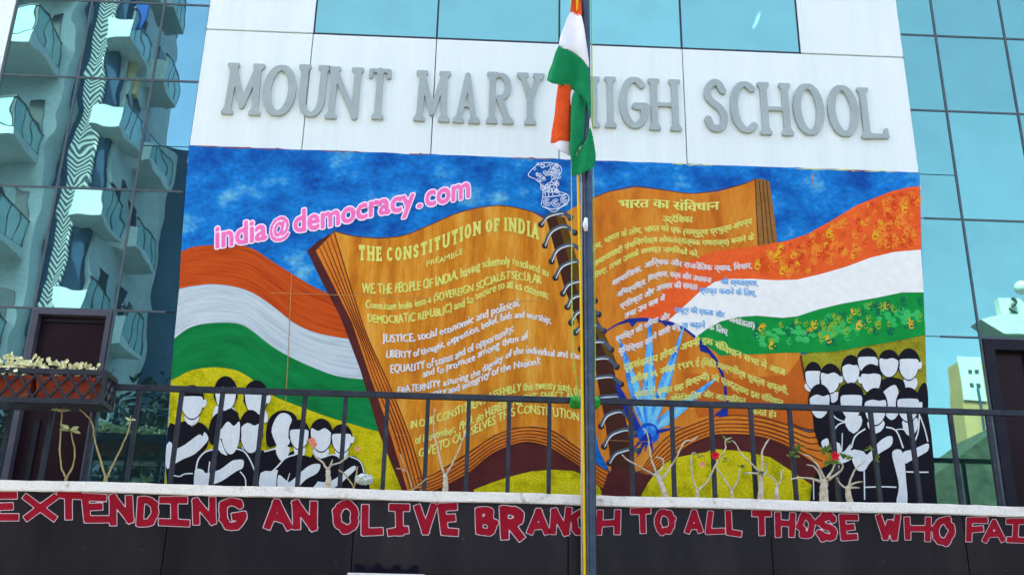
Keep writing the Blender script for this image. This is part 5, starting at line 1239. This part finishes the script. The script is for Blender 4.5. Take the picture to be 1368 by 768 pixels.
plant(cQ, [[(306, 705), (306, 580)], [(304, 582), (290, 520), (220, 468)], [(312, 566), (342, 520), (342, 465), (366, 430)]], [(330, 400, 4, .04)], [], 'short forked desert rose at the right foot of the yellow mound', .8)
plant(cQ, [[(712, 715), (708, 610), (714, 520)], [(694, 560), (670, 460), (620, 400), (560, 388)], [(716, 515), (660, 400), (590, 320), (530, 300)], [(732, 505), (790, 420), (816, 330)], [(744, 515), (840, 450), (872, 402), (850, 368)], [(682, 535), (600, 505), (480, 500), (415, 516)]],
      [(470, 275, 9, .08), (440, 315, 6, .07), (730, 270, 8, .08), (762, 372, 8, .08), (884, 335, 8, .08)], [(800, 315, .055, M_flower)], 'thick many branched desert rose with green leaves and one red flower', 1.55)
plant(cQ, [[(934, 715), (918, 640), (914, 578)], [(914, 580), (945, 490), (985, 420), (1060, 350)], [(908, 592), (850, 550), (820, 500)], [(922, 568), (980, 540), (1040, 532)], [(928, 582), (1010, 585)]], [(1150, 335, 7, .07), (1100, 260, 5, .06)], [], 'desert rose with thin spreading twigs before the painted right crowd', 1.1)
# crumpled bag
bm = bmesh.new(); bmesh.ops.create_icosphere(bm, subdivisions=3, radius=.075, matrix=Matrix.Translation(P(486, 640, Y_PL)))
cb_ = P(486, 640, Y_PL)
for vtx in bm.verts:
    dv = vtx.co - cb_; n_ = math.sin(dv.x * 90) * math.cos(dv.z * 75 + dv.y * 60); vtx.co = cb_ + Vector((dv.x * 1.25, dv.y * .8, dv.z * .72)) * (1 + .22 * n_)
o = link('crumpled_bag', from_bm(bm), M_bag); rebase(o, (cb_.x, Y_PL, Z_LT - .02)); tag(o, 'crumpled pale plastic bag lying on the ledge beside the left crowd', 'bag')
# signboard below the fascia; the shadow along its top is modelled as dark ragged boxes
bx0, bx1 = Xp(464, 764, Y_FASCIA - .16), Xp(568, 764, Y_FASCIA - .16); bzt = Zp(516, 765.5, Y_FASCIA - .16)
sb = thing('shop_signboard', (bx0, Y_FASCIA - .16, bzt - .7), 'white edged signboard with a ragged dark strip standing in for shadow on top, under the slogan', 'signboard')
box('board', (bx0, Y_FASCIA - .16, bzt - .7), (bx1, Y_FASCIA - .005, bzt), M_signwhite, sb, bevel=.01)
bm = bmesh.new(); n_ = 40
for k in range(n_):
    x = bx0 + .05 + (bx1 - bx0 - .12) * k / n_; w_ = (bx1 - bx0) / n_
    h_ = .055 + .03 * math.sin(k * .55) + random.uniform(0, .025)
    add_box(bm, (x, Y_FASCIA - .1, bzt + .002), (x + w_ * 1.3, Y_FASCIA - .04 - .001 * (k % 3), bzt + h_))
link('shadow_strip', from_bm(bm), M_signshade, sb)

# ------------------------------------------------------------------ across the street: what the mirror glass shows
# (D is the distance in front of the facade; the glass shows it mirrored)
def Rx(px, py, D): return P(px, py, D).x
def Rz(px, py, D): return P(px, py, D).z
def mbox(name, x0, x1, d0, d1, z0, z1, m, parent, bevel=0): return box(name, (x0, -d1, z0), (x1, -d0, z1), m, parent, bevel)
D0 = 18.0
apt = thing('apartment_building', (Rx(100, 300, D0), -D0, 0), 'tall white and slate apartment block with many balconies, mirrored in the left glass', 'building')
xW1 = Rx(64, 200, D0 - 1); xC0 = Rx(96, 200, D0); xC1 = Rx(122, 200, D0); xW3 = Rx(112, 305, D0); zTop = Rz(165, 25, D0)
mbox('wall', xW1 - 7, xW1, D0 - 1.0, D0 + 9, 0, zTop + 14, M_apw, apt)
mbox('wall', xW1 - 1, xW3 + .15, D0 + .02, D0 + .6, 0, zTop + 9, M_apd, apt)
mbox('chevron_screen', xC0, xC1, D0 - .12, D0 + .01, 2, zTop + 9, M_chev, apt)
mbox('wall', xW3, xW3 + .3, D0 + .3, D0 + 5.4, 0, zTop, M_apw, apt)
mbox('wall', xW3 + .1, xW3 + .55, D0 + 5.0, D0 + 5.6, 0, zTop - 2, M_apw, apt)
xL = Rx(15, 178, D0 - 3); dz = Rz(15, 180, D0 - 3) - Rz(125, 183, D0)
zf = [Rz(125, 183, D0) + 3.1 * k for k in range(-5, 5)]
for z in zf:
    if z < 3: continue
    for d0, d1, xo in ((D0 - .9, D0 + 1.2, 0.0), (D0 + 1.7, D0 + 3.6, .3)):
        b_ = mbox('balcony', xW3 + xo - .1, xW3 + xo + .78, d0, d1, z, z + .16, M_apw, apt)
        mbox('parapet', xW3 + xo - .1, xW3 + xo + .78, d0, d0 + .1, z + .16, z + .8, M_apw, b_)
        mbox('glass_rail', xW3 + xo + .72, xW3 + xo + .75, d0 + .15, d1, z + .2, z + 1.15, M_apglass, b_)
        mbox('hand_rail', xW3 + xo + .70, xW3 + xo + .77, d0, d1, z + 1.15, z + 1.21, M_apwin, b_)
        for q in range(4): mbox('rail_post', xW3 + xo + .705, xW3 + xo + .765, d0 + .12 + q * .6, d0 + .17 + q * .6, z + .16, z + 1.15, M_apwin, b_)
    mbox('window', xW3 + .28, xW3 + .33, D0 + 1.0, D0 + 1.8, z + .3, z + 2.3, M_apwin, apt)
    mbox('window', xW3 + .28, xW3 + .33, D0 + 3.0, D0 + 3.7, z + .3, z + 2.3, M_apwin, apt)
    mbox('window', xW3 + .28, xW3 + .33, D0 + 4.3, D0 + 4.9, z + .7, z + 2.1, M_apwin, apt)
    # balconies of the left wing
    b_ = mbox('balcony', xL - 5, xL, D0 - 3.0, D0 - 1.0, z + dz, z + dz + .3, M_apw, apt)
    mbox('glass_rail', xL - .06, xL - .02, D0 - 2.9, D0 - 1.0, z + dz + .35, z + dz + 1.25, M_apglass, b_)
    mbox('glass_rail', xL - 5, xL - .08, D0 - 2.98, D0 - 2.94, z + dz + .35, z + dz + 1.25, M_apglass, b_)
    mbox('hand_rail', xL - 5, xL, D0 - 3.0, D0 - .98, z + dz + 1.25, z + dz + 1.31, M_apwin, b_)
    mbox('window', xW1 - .75, xW1 - .3, D0 - 1.04, D0 - .99, z - 1.0, z + .6, M_apwin, apt)
    for q in range(4): mbox('rail_post', xL - .07, xL - .01, D0 - 2.95 + q * .62, D0 - 2.9 + q * .62, z + dz + .3, z + dz + 1.25, M_apwin, b_)
mbox('blue_blind', Rx(184, 20, D0), Rx(202, 20, D0), D0 - .3, D0 - .2, Rz(190, 47, D0), Rz(190, 5, D0), M_blueblind, apt)
mbox('pillar', xW3 + .32, xW3 + .5, D0 + .6, D0 + .9, Rz(170, 110, D0), Rz(170, 28, D0), M_apu, apt)
slate = thing('slate_building', (xW3 + 2.6, -D0 - 6, 0), 'lower dark slate block beside the white balconies across the street', 'building')
mbox('wall', xW3 - .5, xW3 + 7, D0 + 5.7, D0 + 14, 0, Rz(225, 192, D0 + 5.6), M_apd, slate)
for z in zf[:6]:
    if z > 3: mbox('window', xW3 + 2.2, xW3 + 3.0, D0 + 5.66, D0 + 5.71, z, z + 1.2, M_apwin, slate)
# right side
tw_ = thing('cream_tower', (Rx(1305, 540, 44), -44, 0), 'slim cream tower block far across the street, mirrored low in the right glass', 'building')
zt44 = Rz(1305, 487, 44)
mbox('wall', Rx(1287, 540, 44), Rx(1345, 540, 44), 44, 45.4, 0, zt44, M_yeltower, tw_)
mbox('wall', Rx(1287, 540, 44), Rx(1318, 540, 44), 43.9, 44.0, zt44 - 2.3, zt44 + .3, M_apw, tw_)
for k in range(2):
    for j in range(2): mbox('window', Rx(1294 + 9 * k, 500, 43.9), Rx(1299 + 9 * k, 500, 43.9), 43.85, 43.9, zt44 - .7 - .8 * j, zt44 - .5 - .8 * j, M_apwin, tw_)
mbox('drain_pipe', Rx(1306, 520, 43.8), Rx(1308, 520, 43.8), 43.7, 43.85, 2, zt44 - 1.6, M_apd, tw_)
ow = thing('weathered_gable_wall', (Rx(1290, 650, 22), -22, 0), 'dark weathered wall with a rising sloped top across the street, mirrored lower right', 'wall')
bm = bmesh.new(); a, b = P(1225, 655, 22), P(1352, 560, 22)
prof = [(a.x, 0), (b.x + 6, 0), (b.x + 6, b.z + 2), (b.x, b.z), (a.x, a.z)]
fv = [bm.verts.new((x, -22, z)) for x, z in prof]; bv = [bm.verts.new((x, -26, z)) for x, z in prof]
bm.faces.new(fv); bm.faces.new(bv[::-1])
for i in range(5): bm.faces.new((fv[i], bv[i], bv[(i + 1) % 5], fv[(i + 1) % 5]))
bmesh.ops.recalc_face_normals(bm, faces=bm.faces); link('wall', from_bm(bm), M_oldwall, ow)
wt = thing('white_villa', (Rx(1360, 430, 26), -26, 0), 'white villa with a pointed cornice and ball finial across the street, mirrored at right', 'building')
zc_ = Rz(1350, 440, 26); xl = Rx(1330, 440, 26)
mbox('wall', xl + .3, xl + 7, 26, 26.7, 0, zc_ - .36, M_apw, wt)
bm = bmesh.new(); p0 = Vector((Rx(1304, 432, 26), -25.6, Rz(1304, 432, 26)))
pr_ = [(p0.x, p0.z), (xl + .1, zc_ - .35), (xl + 7, zc_ - .35), (xl + 7, zc_ + .5), (xl + .2, zc_ + .45)]
fv = [bm.verts.new((x, -25.5, z)) for x, z in pr_]; bv = [bm.verts.new((x, -26.6, z)) for x, z in pr_]
bm.faces.new(fv); bm.faces.new(bv[::-1])
for i in range(5): bm.faces.new((fv[i], bv[i], bv[(i + 1) % 5], fv[(i + 1) % 5]))
bmesh.ops.recalc_face_normals(bm, faces=bm.faces); link('cornice', from_bm(bm), M_apw, wt)
bm = bmesh.new(); bmesh.ops.create_uvsphere(bm, u_segments=14, v_segments=8, radius=.3, matrix=Matrix.Translation((Rx(1366, 384, 26), -26, Rz(1366, 384, 26)))); link('finial', from_bm(bm, True), M_apw, wt)
mbox('parapet', xl + .35, xl + 6, 26.05, 26.4, zc_ + .45, Rz(1360, 398, 26), M_apw, wt)
bm = bmesh.new(); add_tube(bm, spline([tuple(P(x, y, 25.9) * Vector((1, 1, 1)).x) if False else (P(x, y, 25.9).x, -25.9, P(x, y, 25.9).z) for x, y in ((1352, 398), (1358, 404), (1350, 412), (1360, 420), (1352, 426))], 4), .07, 6); link('scroll_ornament', from_bm(bm), M_apwin, wt)
# trees across the street
def tree(x, dpt, h, r, lab, seed):
    t = thing('street_tree', (x, -dpt, 0), lab, 'tree', 'trees across the street'); rt = random.Random(seed)
    bm = bmesh.new(); add_tube(bm, [(x, -dpt, 0), (x + .1, -dpt, h * .3), (x - .05, -dpt + .1, h * .6)], [.22, .17, .1], 9)
    limbs = []
    for k in range(6):
        a = rt.uniform(0, 6.28); e = Vector((x + math.cos(a) * r * .6, -dpt + math.sin(a) * r * .6, h * rt.uniform(.6, .85))); limbs.append(e)
        add_tube(bm, [(x, -dpt, h * rt.uniform(.3, .5)), (x * .5 + e.x * .5, -dpt * .5 + e.y * .5, h * .58), e], [.09, .06, .03], 6)
    link('trunk', from_bm(bm), M_trunk, t); bm = bmesh.new()
    for c in limbs + [Vector((x, -dpt, h * .85))]:
        for k in range(420):
            q = c + Vector((rt.gauss(0, r * .3), rt.gauss(0, r * .3), rt.gauss(0, h * .09)))
            leaf_quad(bm, q, Vector((rt.uniform(-1, 1), rt.uniform(-1, 1), rt.uniform(-1, .6))), Vector((rt.uniform(-1, 1), rt.uniform(-1, 1), 1)), .26, .15)
    link('crown', from_bm(bm), M_crown, t)
tree(Rx(205, 530, 15), 15, 8.6, 1.5, 'bushy dark tree across the street, mirrored beside the left edge of the mural', 1)
tree(Rx(5, 540, 15), 15, 8.6, 1.4, 'dark tree across the street, mirrored above the lattice rack at far left', 2)
